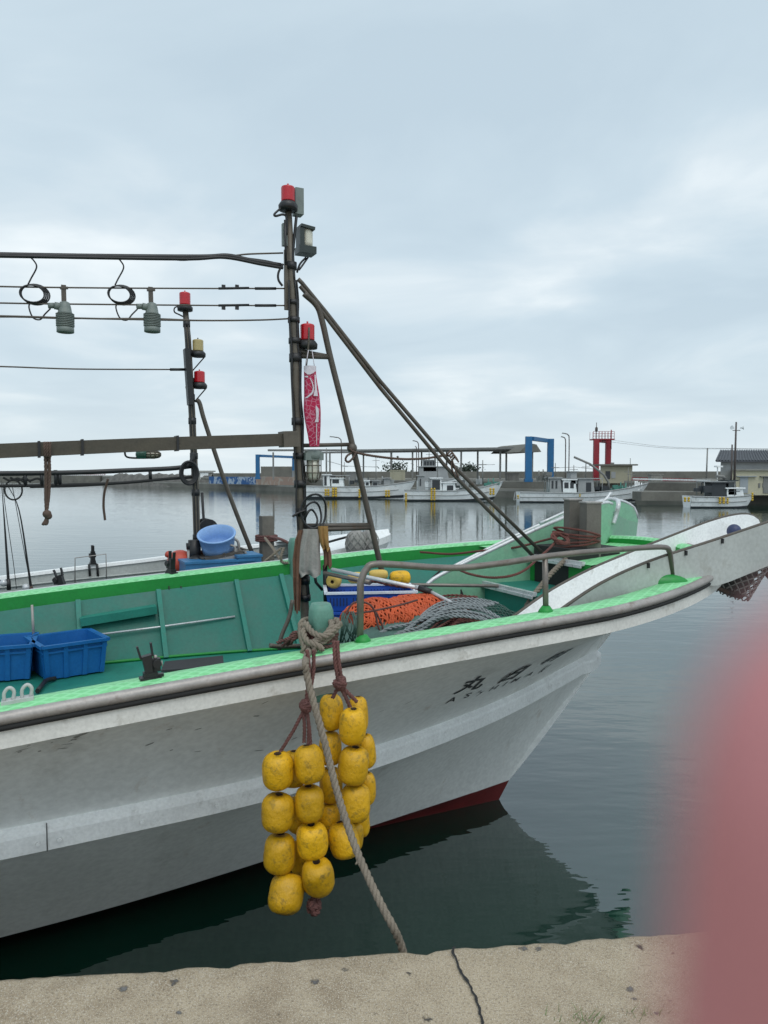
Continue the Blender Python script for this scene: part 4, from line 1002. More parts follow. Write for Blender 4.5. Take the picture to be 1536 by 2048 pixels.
rb.rope(crom([onn(703, 906, -.04), onn(694, 912, -.05), onn(691, 920, -.05), onn(697, 924, -.05), onn(706, 916, -.05), onn(712, 904, -.04)], 6), .008, n=5)
for k_ in range(4): rb.rope(crom([onn(895 + 3 * k_, 908 + 4 * k_, -.03), onn(902 + 3 * k_, 902 + 4 * k_, .03), onn(908 + 3 * k_, 912 + 4 * k_, -.03)], 4), .007, n=5)
for x in (908, 902): rb.rope(crom([onn(904, 918, -.02), onn(x + 1, 935, -.02), onn(x + 9, 955, -.02)], 5), .006, n=5)
tag(rb.build('tie_rope', 'rope_brown', org=onn(704, 897, 0)), 'slack brown rope tied from the mast leg across to the two stays', 'rope')

# ---- lamps on the wires
def wire_lamp(px, y0, y1, x2, label):
    t = thing('fishing_lamp', tuple(onn(px + 2, y1, 0)), label, 'lamp', 'grey fishing lamps hung from the wires')
    h_ = MB(); a, b = onn(px - 1, y0, 0), onn(px, y1 - 20, 0); h_.bar(a, b, .026, .012, up=N3)
    h_.bar(onn(px - 8, y0 + 6, 0), onn(px + 8, y0 + 6, 0), .02, .012); h_.bar(onn(px - 8, y0 + 36, 0), onn(px + 8, y0 + 37, 0), .02, .012); h_.build('hanger', 'rust_steel', t)
    c = onn(px + 2, y1, 0); d = V((.06, -.03, -1)).normalized()
    b_ = MB(True); pr = [(.012, .062), (.026, .055), (.033, .03), (.038, 0), (.045, -.006)]
    b_.lathe(pr, c, ax=-d * -1 if False else (0, 0, 1), n=20); r0 = c
    pr = []
    for i in range(8): z = -.008 - i * .0095; pr += [(.050, z), (.050, z - .004), (.042, z - .0045), (.042, z - .009)]
    pr += [(.047, -.086), (.047, -.112), (.042, -.114), (.039, -.104), (.01, -.10)]
    b_.lathe(pr, c, n=22)
    b_.tube([c + Z3 * .03 - U3 * .02, c + Z3 * .034 - U3 * .055], .021, 12); b_.tube([c + Z3 * .034 - U3 * .055, c + Z3 * .03 - U3 * .088], .016, 12)
    hd = b_.build('lamp_head', 'lamp_grey', t)
    k_ = MB(True); k_.tube(crom([onn(px - 27, y1 - 8, 0), onn(px - 38, y1 + 3, 0), onn(px - 48, y1 + 14, 0), onn(px - 62, y1 + 10, 0), onn(px - 70, y1 - 10, 0), onn(px - 67, y1 - 22, 0)], 6), .0045, 5)
    k_.tube(crom([onn(px - 72, y1 - 56, 0), onn(px - 66, y1 - 68, 0), onn(px - 55, y1 - 90, 0), onn(px - 60, y1 - 103, 0), onn(px - 70, y1 - 112, 0), onn(px - 78, y1 - 114, 0)], 6), .0045, 5)
    cx = onn(px - 64, y1 - 37, 0)
    for i in range(4):
        rx, rz = .062 + .0035 * i, .047 + .003 * i
        k_.tube([cx + U3 * (math.cos(a) * rx + .006 * i) + N3 * (.006 * i - .01) + Z3 * math.sin(a) * rz for a in [2 * math.pi * j / 26 for j in range(26)]], .0046, 5, closed=True)
    k_.build('lamp_cord', 'black', t)
wire_lamp(128, 570, 625, 0, 'grey ribbed fishing lamp on the wires, the one farther from the mast'); wire_lamp(302, 574, 626, 0, 'grey ribbed fishing lamp on the wires, the one nearer to the mast')
for o in [o for o in bpy.data.objects if o.name.startswith('fishing_lamp')]: pass

# ---- crates on deck
def crate(cx, cy, px_top, L_, W_, Hh, yaw, label):
    c = cx; t = thing('blue_crate', tuple(c), label, 'crate', 'blue plastic fish crates on the deck')
    X = V((math.cos(yaw), math.sin(yaw), 0)); Y = V((-math.sin(yaw), math.cos(yaw), 0))
    def ring(k_, z, ins=0): return [c + X * (sx * (L_ / 2 * k_ - ins)) + Y * (sy * (W_ / 2 * k_ - ins)) + Z3 * z for sx, sy in ((-1, -1), (1, -1), (1, 1), (-1, 1))]
    b_ = MB(); rows = [ring(.90, 0), ring(1, Hh), ring(1, Hh, .012), ring(.9, .015, .012)]
    b_.grid(rows, False, True); k = len(b_.v) - 4; b_.face([k, k + 1, k + 2, k + 3]); b_.face([3, 2, 1, 0])
    for fx in (-.5, -.17, .17, .5):
        for sy in (-1, 1): b_.bar(c + X * (L_ * .86 * fx) + Y * (sy * (W_ / 2 * .905)) + Z3 * .0, c + X * (L_ * .94 * fx) + Y * (sy * (W_ / 2 + .003)) + Z3 * (Hh - .02), .03, .018, up=Y)
    for sx in (-1, 1):
        for fy in (-.46, .46): b_.bar(c + Y * (W_ * .86 * fy) + X * (sx * (L_ / 2 * .905)), c + Y * (W_ * .94 * fy) + X * (sx * (L_ / 2 + .003)) + Z3 * (Hh - .02), .03, .018, up=X)
    b_.build('crate_shell', 'crate_blue', t)
    r_ = MB()
    q = ring(1, Hh - .008, -.012)
    for i in range(4): r_.bar(q[i], q[(i + 1) % 4], .026, .02)
    q = ring(.98, Hh - .05, -.006)
    for i in range(4): r_.bar(q[i], q[(i + 1) % 4], .012, .014)
    r_.build('crate_rim', 'crate_blue', t); return t
cA = onz(92, 1361, DZ + .02); cB = onz(207, 1342, DZ + .02)
dirx = (cB - cA); ya = math.atan2(dirx.y, dirx.x); Lc = dirx.length / .92; Wc = .38
ctr = (cA + cB) / 2 + V((-math.sin(ya), math.cos(ya), 0)) * Wc * .46
crate(ctr, 0, 0, Lc, Wc, .235, ya, 'whole blue plastic crate standing on the teal deck, right one of the pair')
cA2 = onz(-45, 1366, DZ + .02); cB2 = onz(58, 1357, DZ + .02); ya2 = math.atan2((cB2 - cA2).y, (cB2 - cA2).x)
crate(cB2 + V((-math.cos(ya2), -math.sin(ya2), 0)) * Lc * .46 + V((-math.sin(ya2), math.cos(ya2), 0)) * Wc * .46, 0, 0, Lc, Wc, .235, ya2, 'blue plastic crate cut off by the left edge of the photo')
mt = MB(); pts = [onz(x, y, DZ + .045) for x, y in ((322, 1344), (330, 1326), (446, 1314), (448, 1336))]; mt.prism(pts, (0, 0, .012)); tag(mt.build('rubber_mat', 'rubber_mat', org=pts[0]), 'black rubber mat on the teal deck behind the near rod holder', 'mat')
ds = MB(True); ds.tube(crom([onz(75, 1382, DZ + .04), onz(92, 1362, DZ + .04), onz(110, 1357, DZ + .03)], 4), .016, 6); tag(ds.build('hose', 'black', org=onz(80, 1378, DZ)), 'short black hose on the deck under the right blue crate', 'hose')

# ---- rod holders and cleat
def rod_holder(p, s, yaw, label, lean=.2):
    t = thing('rod_holder', tuple(p), label, 'rod holder', 'black clamp rod holders on the boat rails')
    X = V((math.cos(yaw), math.sin(yaw), 0)); Y = V((-math.sin(yaw), math.cos(yaw), 0)); A = (Z3 - X * lean).normalized(); B = A.cross(Y).normalized()
    b_ = MB(); b_.box(p + Z3 * .008 * s, (.13 * s, .075 * s, .016 * s), ax=(X, Y, Z3)); b_.box(p + Z3 * .03 * s, (.085 * s, .06 * s, .03 * s), ax=(X, Y, Z3)); b_.box(p + X * .055 * s + Z3 * .02 * s, (.05 * s, .04 * s, .02 * s), ax=(X, Y, Z3)); b_.build('clamp_base', 'black', t)
    c = p + Z3 * .04 * s; b2 = MB(); b2.box(c + A * .055 * s, (.06 * s, .05 * s, .12 * s), ax=(B, Y, A)); b2.box(c + A * .05 * s + X * .045 * s, (.05 * s, .05 * s, .08 * s), ax=(X, Y, Z3)); b2.cyl(c + A * .06 * s + X * .05 * s - Y * .04 * s, c + A * .06 * s + X * .05 * s + Y * .04 * s, .026 * s); b2.build('swivel_body', 'black', t)
    for sx in (-1, 1):
        b3 = MB(); b3.bar(c + A * .10 * s + B * (sx * .036 * s), c + A * .185 * s + B * (sx * .042 * s), .012 * s, .03 * s, up=Y); b3.build('fork_arm', 'black', t)
    b4 = MB(True); b4.sphere(c + A * .09 * s + B * -.05 * s, .013 * s, 5); b4.cyl(c + A * .03 * s + X * .08 * s, c + A * .07 * s + X * .085 * s, .004 * s, n=6); b4.build('knob', 'rail_steel', t); return t
pc = cap_at(292, -1, .085); rod_holder(pc, .66, TH, 'black rod holder clamped on the pale green cap beside the rubber mat')
pf = cap_at(343, 1, .07); rod_holder(pf + Z3 * .0, .80, TH + 1.9, 'black rod holder clamped on the far green cap in front of the red ball', .1)
dr = MB()                                                          # wet drips under the far holder
hg = MB(True)
for x, y0, y1 in ((338, 1172, 1222), (362, 1172, 1218)): hg.tube(crom([onn(x, y0, 1.40), onn(x + 1, (y0 + y1) / 2, 1.40), onn(x + 3, y1, 1.40)], 3), .006, 5)
tag(hg.build('hook_lines', 'black', org=onn(338, 1172, 1.4)), 'two thin black hook lines hanging below the far rod holder', 'hooks')
fc = thing('fairlead', tuple(cap_at(36, -1, .1)), 'weathered white double horn fairlead on the pale green gunwale cap', 'fairlead')
p0, p1 = cap_at(8, -1, .09), cap_at(62, -1, .09); X = (p1 - p0).normalized()
b_ = MB(); b_.bar(p0 + Z3 * .008, p1 + Z3 * .008, .05, .016); b_.build('base_plate', 'grey_paint', fc)
for f in (.25, .8):
    c = p0.lerp(p1, f); b_ = MB(True); b_.tube(crom([c - X * .018 + Z3 * .012, c - X * .018 + Z3 * .045, c + Z3 * .062, c + X * .016 + Z3 * .045, c + X * .012 + Z3 * .012], 4), .0072, 8); b_.build('horn', 'grey_paint', fc)

# ---- net roll and rope coils
ax0, ax1 = at(700, 1247, 4.02), at(885, 1222, 4.42)
A = (ax1 - ax0).normalized(); Xr = A.cross(Z3).normalized(); Zr = Xr.cross(A)
def rollp(u, a, k=1.0):
    r = .152 * (1 + .16 * noise.noise(V((u * 4, math.cos(a) * 1.5, math.sin(a) * 1.5)))) * k * math.sqrt(max(.04, 1 - (abs(2 * u - 1) ** 5) * .55))
    return ax0.lerp(ax1, u) + Xr * math.cos(a) * r * 1.15 + Zr * math.sin(a) * r - Z3 * .045
nr_ = thing('net_roll', tuple(ax0), 'roll of orange fishing net lying inside the bow rail', 'net')
b_ = MB(True); b_.grid([[rollp(i / 20, 2 * math.pi * j / 28, .965) for j in range(28)] for i in range(21)], True, True)
b_.face(range(28)); b_.face([20 * 28 + j for j in range(28)]); core = b_.build('net_core', 'net_orange_dark', nr_)
b_ = MB(True)
for sgn in (1, -1):
    for k_ in range(34):
        b_.tube([rollp(i / 70, sgn * 3.4 * i / 70 * 2 + 2 * math.pi * k_ / 34 + .07 * math.sin(i * .35 + k_ * 1.7) + .05 * math.sin(i * .9 + k_), 1.0 + (.035 if (i + k_ * (sgn > 0)) % 4 < 2 else .0)) for i in range(71)], .0058, 5)
b_.build('net_mesh', 'net_orange', nr_)
b_ = MB(True)
for pts in ([(690, 1230), (707, 1206), (733, 1206), (748, 1220), (757, 1255), (765, 1268)], [(700, 1228), (745, 1222), (800, 1210), (835, 1200)], [(752, 1224), (764, 1250), (766, 1262)]):
    b_.rope(crom([at(x, y, 3.80 + (x - 700) * .0016) for x, y in pts], 5), .006, n=5)
b_.build('net_cord', 'cord_red', nr_)
bs = MB(True); rng = random.Random(12)                             # heap under the roll
hpc = at(820, 1275, 4.2)
bs.grid([[V((hpc.x, hpc.y, DZ)) + U3 * (math.cos(2 * math.pi * j / 30) * .62 * rr) + N3 * (math.sin(2 * math.pi * j / 30) * .34 * rr) + Z3 * (zz + .03 * noise.noise(V((j * .7, rr * 4, 1)))) for j in range(30)] for rr, zz in ((1.1, 0), (1.08, .3), (1, .48), (.85, .56), (.5, .6), (.05, .62))], True, True)
for p in bs.v:
    s_, n_, z_ = sn(p); lim = hull_n(s_, z_) - .09
    if n_ < -lim: p += N3 * (-lim - n_)
tag(bs.build('net_heap', 'net_green', org=hpc), 'heap of dull green net under the orange roll and the rope coils', 'net')
def coil(name, c, rx, ry, tilt, n_, rr, m_, label, seed, stack=.011, jit=.03, style=2, ang=0):
    rng = random.Random(seed); b_ = MB(True); pts = []
    Xc = (U3 * math.cos(ang) + N3 * math.sin(ang)); Yc = (-U3 * math.sin(ang) + N3 * math.cos(ang)); Yt = (Yc * math.cos(tilt) + Z3 * math.sin(tilt)); Zt = Xc.cross(Yt)
    for k_ in range(n_):
        f = 1 - .5 * (k_ % 7) / 7 + rng.uniform(-jit, jit) * 2.2; dx, dy = rng.gauss(0, .018), rng.gauss(0, .012)
        for j in range(14):
            a = 2 * math.pi * j / 14; w = 1 + .05 * math.sin(2 * a + k_)
            pts.append(c + Xc * (math.cos(a) * rx * f * w + dx) + Yt * (math.sin(a) * ry * f * w + dy) + Zt * (stack * (k_ // 2) + .008 * math.sin(a + k_ * 1.7)))
    b_.rope(crom(pts, 4), rr, n=5, strands=style, pitch=rr * 7); return tag(b_.build(name, m_, org=c), label, 'rope', 'coils of rope on the bow deck')
def arcs(sets, m_, label, rr, seed):
    rng = random.Random(seed); b_ = MB(True)
    for n_, f, ya, yb in sets:
        for k_ in range(n_):
            pts = f(k_); jx, jy = rng.gauss(0, 2.2), rng.gauss(0, 1.6)
            P = [at(x + jx + rng.gauss(0, 1.6), y + jy + rng.gauss(0, 1.0), lerp(ya, yb, min(max((y - 1192) / 76, 0), 1)) + rng.gauss(0, .015) - .012 * k_) for x, y in pts]
            b_.rope(crom(P, 7), rr, n=5, strands=2, pitch=rr * 6)
    return tag(b_.build('rope_coil', m_, org=at(900, 1240, 4.1)), label, 'rope', 'coils of rope on the bow deck')
arcs([(10, lambda k: [(955 - 2 * k, 1193 + 1.5 * k), (892 + 5 * k, 1191 + 3 * k), (838 + 6 * k, 1207 + 4 * k), (800 + 7 * k, 1238 + 3 * k), (786 + 8 * k, 1272)], 4.42, 3.92),
      (9, lambda k: [(984 - 3 * k, 1248 - .5 * k), (935 - 2 * k, 1229 + 2 * k), (886 + 2 * k, 1252 + k)], 4.12, 4.0)], 'rope_maroon', 'coils of dark maroon rope piled on the bow deck against the orange net', .0085, 31)
arcs([(6, lambda k: [(996 - 5 * k, 1204 + 2 * k), (940 - 5 * k, 1196 + 4 * k), (885 - 3 * k, 1204 + 5 * k), (846 - 2 * k, 1228 + 4 * k), (824 - 3 * k, 1262)], 4.25, 3.93),
      (7, lambda k: [(1022 - 6 * k, 1256 - k), (992 - 6 * k, 1231 + k), (945 - 6 * k, 1214 + 3 * k), (892 - 4 * k, 1218 + 4 * k), (852 - 3 * k, 1242 + 3 * k), (822 - 6 * k, 1268)], 4.15, 3.9)], 'rope_grey', 'loops of grey rope spilling over the maroon coils on the bow deck', .0088, 32)
b_ = MB(True)
for pts in ([(745, 1290), (790, 1266), (830, 1262), (900, 1262), (960, 1258), (1010, 1246)], [(740, 1282), (775, 1258), (812, 1250), (838, 1242), (870, 1228)], [(855, 1268), (872, 1240), (890, 1226)]):
    b_.rope(crom([at(x, y, 3.86 + (x - 745) * .0012) for x, y in pts], 6), .0115, n=5, strands=2)
tag(b_.build('loose_rope', 'rope_grey', org=at(800, 1265, 3.9)), 'loose grey rope end trailing from the coils along the pale green cap', 'rope')
b_ = MB(True); rng = random.Random(6)                              # small green net bag by the post
for k_ in range(16):
    x = rng.uniform(684, 716); b_.tube(crom([at(x, 1222 + rng.uniform(0, 10), 3.72), at(x + rng.uniform(-10, 10), 1250, 3.66), at(x + rng.uniform(-14, 14), 1285, 3.7)], 4), .003, 4)
tag(b_.build('net_strands', 'net_green', org=at(700, 1250, 3.7)), 'tangle of thin green net strands between the mooring post and the handrail', 'net')
def fine_net(c, rx, ry, hz, m_, label, seed):
    b_ = MB(True)
    def q(u, v):
        return c + U3 * (lerp(-rx, rx, u)) + N3 * (lerp(-ry, ry, v)) + Z3 * (hz * math.sin(math.pi * u) * math.sin(math.pi * v) + .04 * noise.noise(V((u * 5, v * 5, seed))))
    for i in range(22):
        b_.tube([q(i / 21 , j / 16) for j in range(17)], .0028, 4); b_.tube([q(j / 16, i / 21) for j in range(17)], .0028, 4)
    return tag(b_.build('fine_net', m_, org=c), label, 'net')
fine_net(BL(-.28, -.12, 1.42), .34, .3, .16, 'net_green', 'fine green net bunched in the dark well behind the rope coils', 4)

# ---- baskets, poles and old floats by the mast
def basket(c, L_, W_, h, yaw, m_, m2, label):
    t = thing('fish_basket', tuple(c), label, 'basket', 'stack of blue fish baskets near the mast')
    X = V((math.cos(yaw), math.sin(yaw), 0)); Y = V((-math.sin(yaw), math.cos(yaw), 0))
    def ring(k_, z): return [c + X * (sx * L_ / 2 * k_) + Y * (sy * W_ / 2 * k_) + Z3 * z for sx, sy in ((-1, -1), (1, -1), (1, 1), (-1, 1))]
    b_ = MB(); a, b, d, e = ring(.93, 0), ring(1, h), ring(.975, h), ring(.91, .012)
    b_.grid([a, b, d, e], False, True); k = len(b_.v) - 4; b_.face([k, k + 1, k + 2, k + 3]); b_.face([3, 2, 1, 0]); b_.build('tray', m_, t)
    r_ = MB(); q = ring(1.0, h)
    for i in range(4): r_.bar(q[i], q[(i + 1) % 4], .022, .014)
    r_.build('rim', m2, t)
    s_ = MB()
    for i in range(26):
        f = -.45 + .9 * i / 25
        if abs(f) < .05 or .2 < abs(f) < .26: continue
        for sy in (-1, 1): s_.box(c + X * (L_ * f) + Y * (sy * W_ / 2 * .968) + Z3 * h * .52, (.007, .006, h * .42), ax=(X, Y, Z3))
    s_.build('slots', 'slot_dark', t); return t
mat('slot_dark', (.008, .02, .08), .8)
bc_ = at(738, 1200, 4.75); YW = R(6)
lab = ['third blue basket in the stack, under two others', 'second blue basket in the stack, just under the topmost', 'topmost blue basket of the stack, pale inside']
lowest = ['fifth and lowest blue basket of the stack beside the mast', 'fourth blue basket of the stack beside the mast']
zt = at(738, 1210, 4.75).z
for i in range(5):
    z = zt - .5 + i * .122; basket(V((bc_.x + .01 * (i % 2), bc_.y + .02 * (i % 3), z)), .56, .34, .115, YW + .03 * (i % 3 - 1), 'basket_blue', 'basket_blue' if i < 4 else 'basket_white', (lowest + lab)[i])
def pole(p, q, r, m_, label, name='pole'):
    b_ = MB(True); b_.tube([p, p.lerp(q, .5), q], r, 10)
    d = (q - p).normalized(); b_.tube([q - d * .05, q + d * .02], r * 1.25, 10); return tag(b_.build(name, m_, org=p), label, 'pole')
pole(at(664, 1139, 4.75), at(846, 1178, 4.35), .012, 'white_steel', 'pale aluminium pole slanting across the top of the blue baskets')
t_ = MB(True); t_.tube([at(838, 1176, 4.36), at(862, 1184, 4.32)], .019, 8); tag(t_.build('pole_grip', 'black', org=at(850, 1180, 4.33)), 'black grip around the joint of the aluminium poles', 'grip')
pole(at(862, 1184, 4.32), at(1005, 1258, 3.98), .010, 'white_steel', 'pale pole continuing from the black grip down past the grey rope coil')
pole(at(648, 1146, 4.8), at(735, 1164, 4.65), .013, 'hand_rail', 'dull grey pole lying behind the aluminium pole near the mast')
def old_float(px, py, w, h, Y, tilt, m_, label):
    c = at(px, py, Y); o = bpy.data.objects.new('old_float', FM[2]); 
    me = FM[2].copy(); me.materials[0] = MATS[m_]; o.data = me; col.objects.link(o); o.location = c; r = w / FPX * Y / 2; o.scale = (h / FPX * Y / 2,) * 2 + (r,); o.rotation_euler = (R(90), 0, R(tilt)); o.rotation_euler = (0, R(90) , R(tilt)); tag(o, label, 'float', 'old floats lying on the baskets')
old_float(800, 1156, 44, 30, 4.85, 10, 'float_yellow', 'bright yellow float lying on top of the basket stack')
old_float(757, 1149, 40, 20, 5.0, 0, 'float_pale', 'pale dirty float half hidden behind the handrail bend')
old_float(712, 1155, 36, 22, 4.95, 15, 'float_pale', 'faded yellow float to the left of the handrail bend')
old_float(668, 1162, 30, 30, 4.85, 80, 'float_pale', 'faded yellow float standing on end beside the mast')
t_ = MB(True); t_.rope(crom([at(730, 1164, 4.7), at(752, 1160, 4.7), at(775, 1166, 4.68), at(800, 1170, 4.68), at(815, 1172, 4.68)], 5), .02, n=6); tag(t_.build('maroon_hose', 'rope_maroon', org=at(760, 1164, 4.7)), 'short length of thick maroon rope lying on the topmost basket', 'rope')

# ---- rope on the bitts and lines round the bow
c_ = onn(1136, 1078, 0); bb = MB(True); rng = random.Random(17)
for k_ in range(5):
    z = -.03 + .02 * k_ + rng.uniform(-.006, .006); sl = rng.uniform(-.05, .05)
    bb.rope(crom([c_ + U3 * (math.cos(a) * (.15 + rng.uniform(-.01, .02)) + .085) + N3 * (math.sin(a) * .2) + Z3 * (z + sl * math.cos(a) + rng.uniform(-.01, .01)) for a in [2 * math.pi * j / 10 for j in range(11)]], 4), .009, n=5)
for k_ in range(6):
    q = onn(1122, 1077, -.14); r0 = rng.uniform(.05, .085); tl = rng.uniform(-.5, .5)
    bb.rope(crom([q + U3 * (math.cos(a) * r0 * 1.1 + rng.uniform(-.01, .01)) + N3 * (math.sin(a) * .05) + Z3 * (math.sin(a + tl) * r0 * .6 + rng.uniform(-.01, .01)) for a in [2 * math.pi * j / 8 for j in range(9)]], 4), .009, n=5)
bb.rope(crom([onn(840, 1104, .9), onn(900, 1108, .7), onn(960, 1102, .5), onn(1030, 1095, .3), onn(1090, 1080, .1), onn(1112, 1074, -.1)], 6), .010, n=5)
bb.rope(crom([onn(1112, 1082, -.1), onn(1098, 1098, -.2), onn(1075, 1118, -.25), onn(1050, 1140, -.3), onn(1020, 1152, -.3), onn(980, 1155, -.2), onn(940, 1148, 0), onn(915, 1138, .2)], 6), .010, n=5)
tag(bb.build('bitt_rope', 'rope_maroon', org=c_), 'maroon rope wound round the two bow bitts with its ends sagging aft', 'rope')
t_ = MB(True); t_.rope(crom([onn(1140, 1112, -.12), onn(1120, 1130, -.15), onn(1100, 1150, -.2), onn(1082, 1172, -.22), onn(1064, 1195, -.25), onn(1052, 1214, -.25)], 6), .021, pitch=.1, n=6)
tag(t_.build('bow_hawser', 'rope_tan', org=onn(1100, 1150, -.2)), 'thick tan hawser leading from the bow bitts down into the well', 'rope')
t_ = MB(True); t_.tube(crom([onn(880, 1142, .55), onn(862, 1160, .5), onn(858, 1182, .45), onn(872, 1172, .42), onn(898, 1146, .42), onn(926, 1194, .3), onn(905, 1138, .4)], 5), .008, 6)
tag(t_.build('chain_line', 'black_rough', org=onn(870, 1160, .5)), 'tangle of thin dark lines at the after end of the far bow chute', 'line')
# roller wrapped in net under the near chute, with its line
rf = thing('net_fender', tuple(onn(1478, 1150, -.8)), 'grey tapered fender wrapped in netting, hanging under the near bow chute', 'fender')
p, q = onn(1488, 1118, -.8), onn(1462, 1188, -.8); b_ = MB(True); d = q - p
b_.lathe([(.03, -.01), (.125, 0), (.118, .08), (.095, d.length * .75), (.085, d.length), (.02, d.length + .01)], p, ax=d, n=24); b_.build('fender_core', 'net_grey_dark', rf)
b_ = MB(True); X = d.normalized().orthogonal(); Y = d.normalized().cross(X)
for sg in (1, -1):
    for k_ in range(14): b_.tube([p + d * f + (X * math.cos(a) + Y * math.sin(a)) * (lerp(.127, .09, f)) for f, a in [(i / 20, sg * 2.2 * i / 20 + 2 * math.pi * k_ / 14) for i in range(21)]], .0055, 5)
b_.build('fender_net', 'net_grey', rf)
t_ = MB(True)
for o_ in (0, 3): t_.rope(crom([onn(1348, 1148 + o_, -1.0), onn(1372, 1148 + o_, -1.02), onn(1400, 1154 + o_, -1.0), onn(1430, 1172 + o_, -.92), onn(1456, 1183 + o_, -.84)], 5), .009, n=5)
tag(t_.build('fender_line', 'rope_brown', org=onn(1400, 1155, -1)), 'brown line running from the handrail foot out to the net wrapped fender', 'line')
t_ = MB(True); t_.tube([onn(1512, 1120, -.8), onn(1560, 1175, -.8)], .028, 10); t_.build('chute_strut', 'rust_steel', boat)
t_ = MB(True); t_.sphere(onn(1468, 1062, -.55), .055, 10); tag(t_.build('ball_buoy', 'navy_ball', org=onn(1468, 1062, -.55)), 'dark navy ball lying inside the near bow chute', 'ball')
# ================================================================== SECOND BOAT, moored beyond
NC = 2.62
b2o = thing('small_boat', tuple(BL(-2, NC, 0)), 'smaller grey and white fishing boat moored alongside beyond the green boat', 'fishing boat')
ST2 = .35
def g2(s):
    x = min(max((s - (ST2 - 3.2)) / 3.2, 0), 1); return 1.0 * max(1 - x ** 1.8, 0) ** .62
def z2(s): return interp([(-9, 1.42), (-5, 1.44), (-3.5, 1.48), (-2, 1.60), (-1, 1.71), (ST2, 1.845)], s)
def gun2(inset=0, dz=0, side=1, smin=-9, n=48):
    out = []
    for i in range(n + 1):
        s = ws(i / n, ST2, smin); b = max(g2(s) - inset, 0); out.append(BL(min(s, ST2 - inset * .8), NC + side * b, z2(s) + dz))
    return out
hm = MB(True)
for side in (1, -1):
    top = gun2(0, -.06, side); bot = [BL(min(ws(i / 48, ST2 - 1.1, -9), 9), NC + side * g2(ws(i / 48, ST2, -9)) * .62, -.2) for i in range(49)]
    hm.grid([[b.lerp(t, v) for b, t in zip(bot, top)] for v in (0, .25, .5, .75, 1)], True)
k = hm.add([BL(-9, NC - 1, 1.36), BL(-9, NC + 1, 1.36), BL(-9, NC + .62, -.2), BL(-9, NC - .62, -.2)]); hm.face((k, k + 1, k + 2, k + 3))
hm.build('hull', 'white_paint', b2o)
for side in (1, -1):
    c_ = MB(True); c_.grid([gun2(0, -.07, side), gun2(0, 0, side), gun2(.09, 0, side), gun2(.10, -.03, side)], False); c_.build('gunwale', 'white_paint', b2o)
    a, b = gun2(.085, -.03, side), gun2(.12, 0, side)
    for p, q in zip(a, b): q.z = 1.22 if sn(p)[0] < -1.2 else 1.22 + (sn(p)[0] + 1.2) * .3
    w_ = MB(True); w_.grid([a, [p.lerp(q, .5) for p, q in zip(a, b)], b], False); w_.build('bulwark', 'grey_paint', b2o)
    t_ = MB(True); mdl = [p.lerp(q, .32) for p, q in zip(a, b)]; t_.tube([p - N3 * (.012 * side) for p in mdl], .010, 6); t_.build('inner_stringer', 'grey_paint', b2o)
mat('deck_dark', (.03, .055, .055), .6, var=.3)
d_ = MB(); ss = [-9 + (8.8) * i / 24 for i in range(25)]
d_.grid([[BL(s, NC - max(g2(s) - .12, .01), 1.24) for s in ss], [BL(s, NC + max(g2(s) - .12, .01), 1.24) for s in ss]], False); d_.build('deck', 'deck_dark', b2o)
# covered bow: white rounded foredeck with its dark seam
f_ = MB(True); ss = [-.75 + (ST2 - .02 + .75) * i / 14 for i in range(15)]
f_.grid([[BL(s, NC + x * max(g2(s) - .03, 0), z2(s) + .05 * (1 - x * x) + .0) for s in ss] for x in (-1, -.6, -.2, .2, .6, 1)], True); f_.build('foredeck', 'white_paint', b2o)
t_ = MB(True); t_.tube(crom([onn(650, 1086, NC - .6), onn(690, 1075, NC - .6), onn(730, 1065, NC - .6)], 4), .012, 6); t_.build('seam_bar', 'black_rough', b2o)
# mast of the second boat
NM = NC
def np2(pts, n=None):
    P = [onn(x, y, NM if n is None else n) for x, y in pts]
    if pts[0][0] <= -250: P.insert(0, BL(-7.4, NM, P[0].z))
    return P
ms = MB(True); mp2 = np2([(370, 612), (376, 680), (384, 830), (391, 980), (395, 1112)]); mp2.append(V((mp2[-1].x, mp2[-1].y, 1.24)))
ms.tube(mp2, [.027, .031, .033, .034, .035, .036], 12); m2 = ms.build('mast', 'mast_steel', b2o)
pl = MB(); pl.bar(*np2([(373, 698), (381, 810)], NM - .03), .09, .05); pl.build('mast_plate', 'black', m2)
for y, h in ((648, 9), (706, 14), (762, 10), (795, 10), (842, 8), (912, 12), (985, 10), (1075, 16)):
    xx = interp([(612, 370), (680, 376), (830, 384), (980, 391), (1112, 395)], y); p = onn(xx, y, NM); t_ = MB(True); t_.cyl(p - Z3 * .03, p + Z3 * .03, interp([(612, .032), (680, .036), (1112, .042)], y), n=12); t_.build('clamp_band', 'black', m2)
t_ = MB(True); t_.tube(crom(np2([(364, 611), (350, 615), (349, 624), (358, 629), (368, 634)]), 4), .007, 6)
for off in (-.025, .02): t_.tube([onn(interp([(612, 370), (680, 376), (830, 384), (980, 391), (1112, 395)], y) + off * 130, y, NM - .03) for y in range(650, 1110, 30)], .008, 6)
t_.build('mast_cable', 'black', m2)
signal_lamp(np2([(370, 611)])[0], .052, .125, b2o)
def shelf_lamp(px, py, lens):
    p = np2([(px, py)])[0]; signal_lamp(p, .052, .115, b2o, br=[p - Z3 * .05 + U3 * .06, p - Z3 * .24 - U3 * .10], lens=lens)
    t_ = MB(); t_.bar(p - Z3 * .045 - U3 * .13, p - Z3 * .045 + U3 * .06, .05, .02); t_.build('lamp_bracket', 'mast_steel', b2o)
shelf_lamp(396, 703, 'amber_lens'); shelf_lamp(399, 766, 'red_lens')
t_ = MB(True); t_.tube(crom(np2([(392, 800), (399, 806), (410, 845), (450, 965), (480, 1045), (506, 1110)]), 5), .022, 8); t_.build('mast_leg', 'rust_steel', b2o)
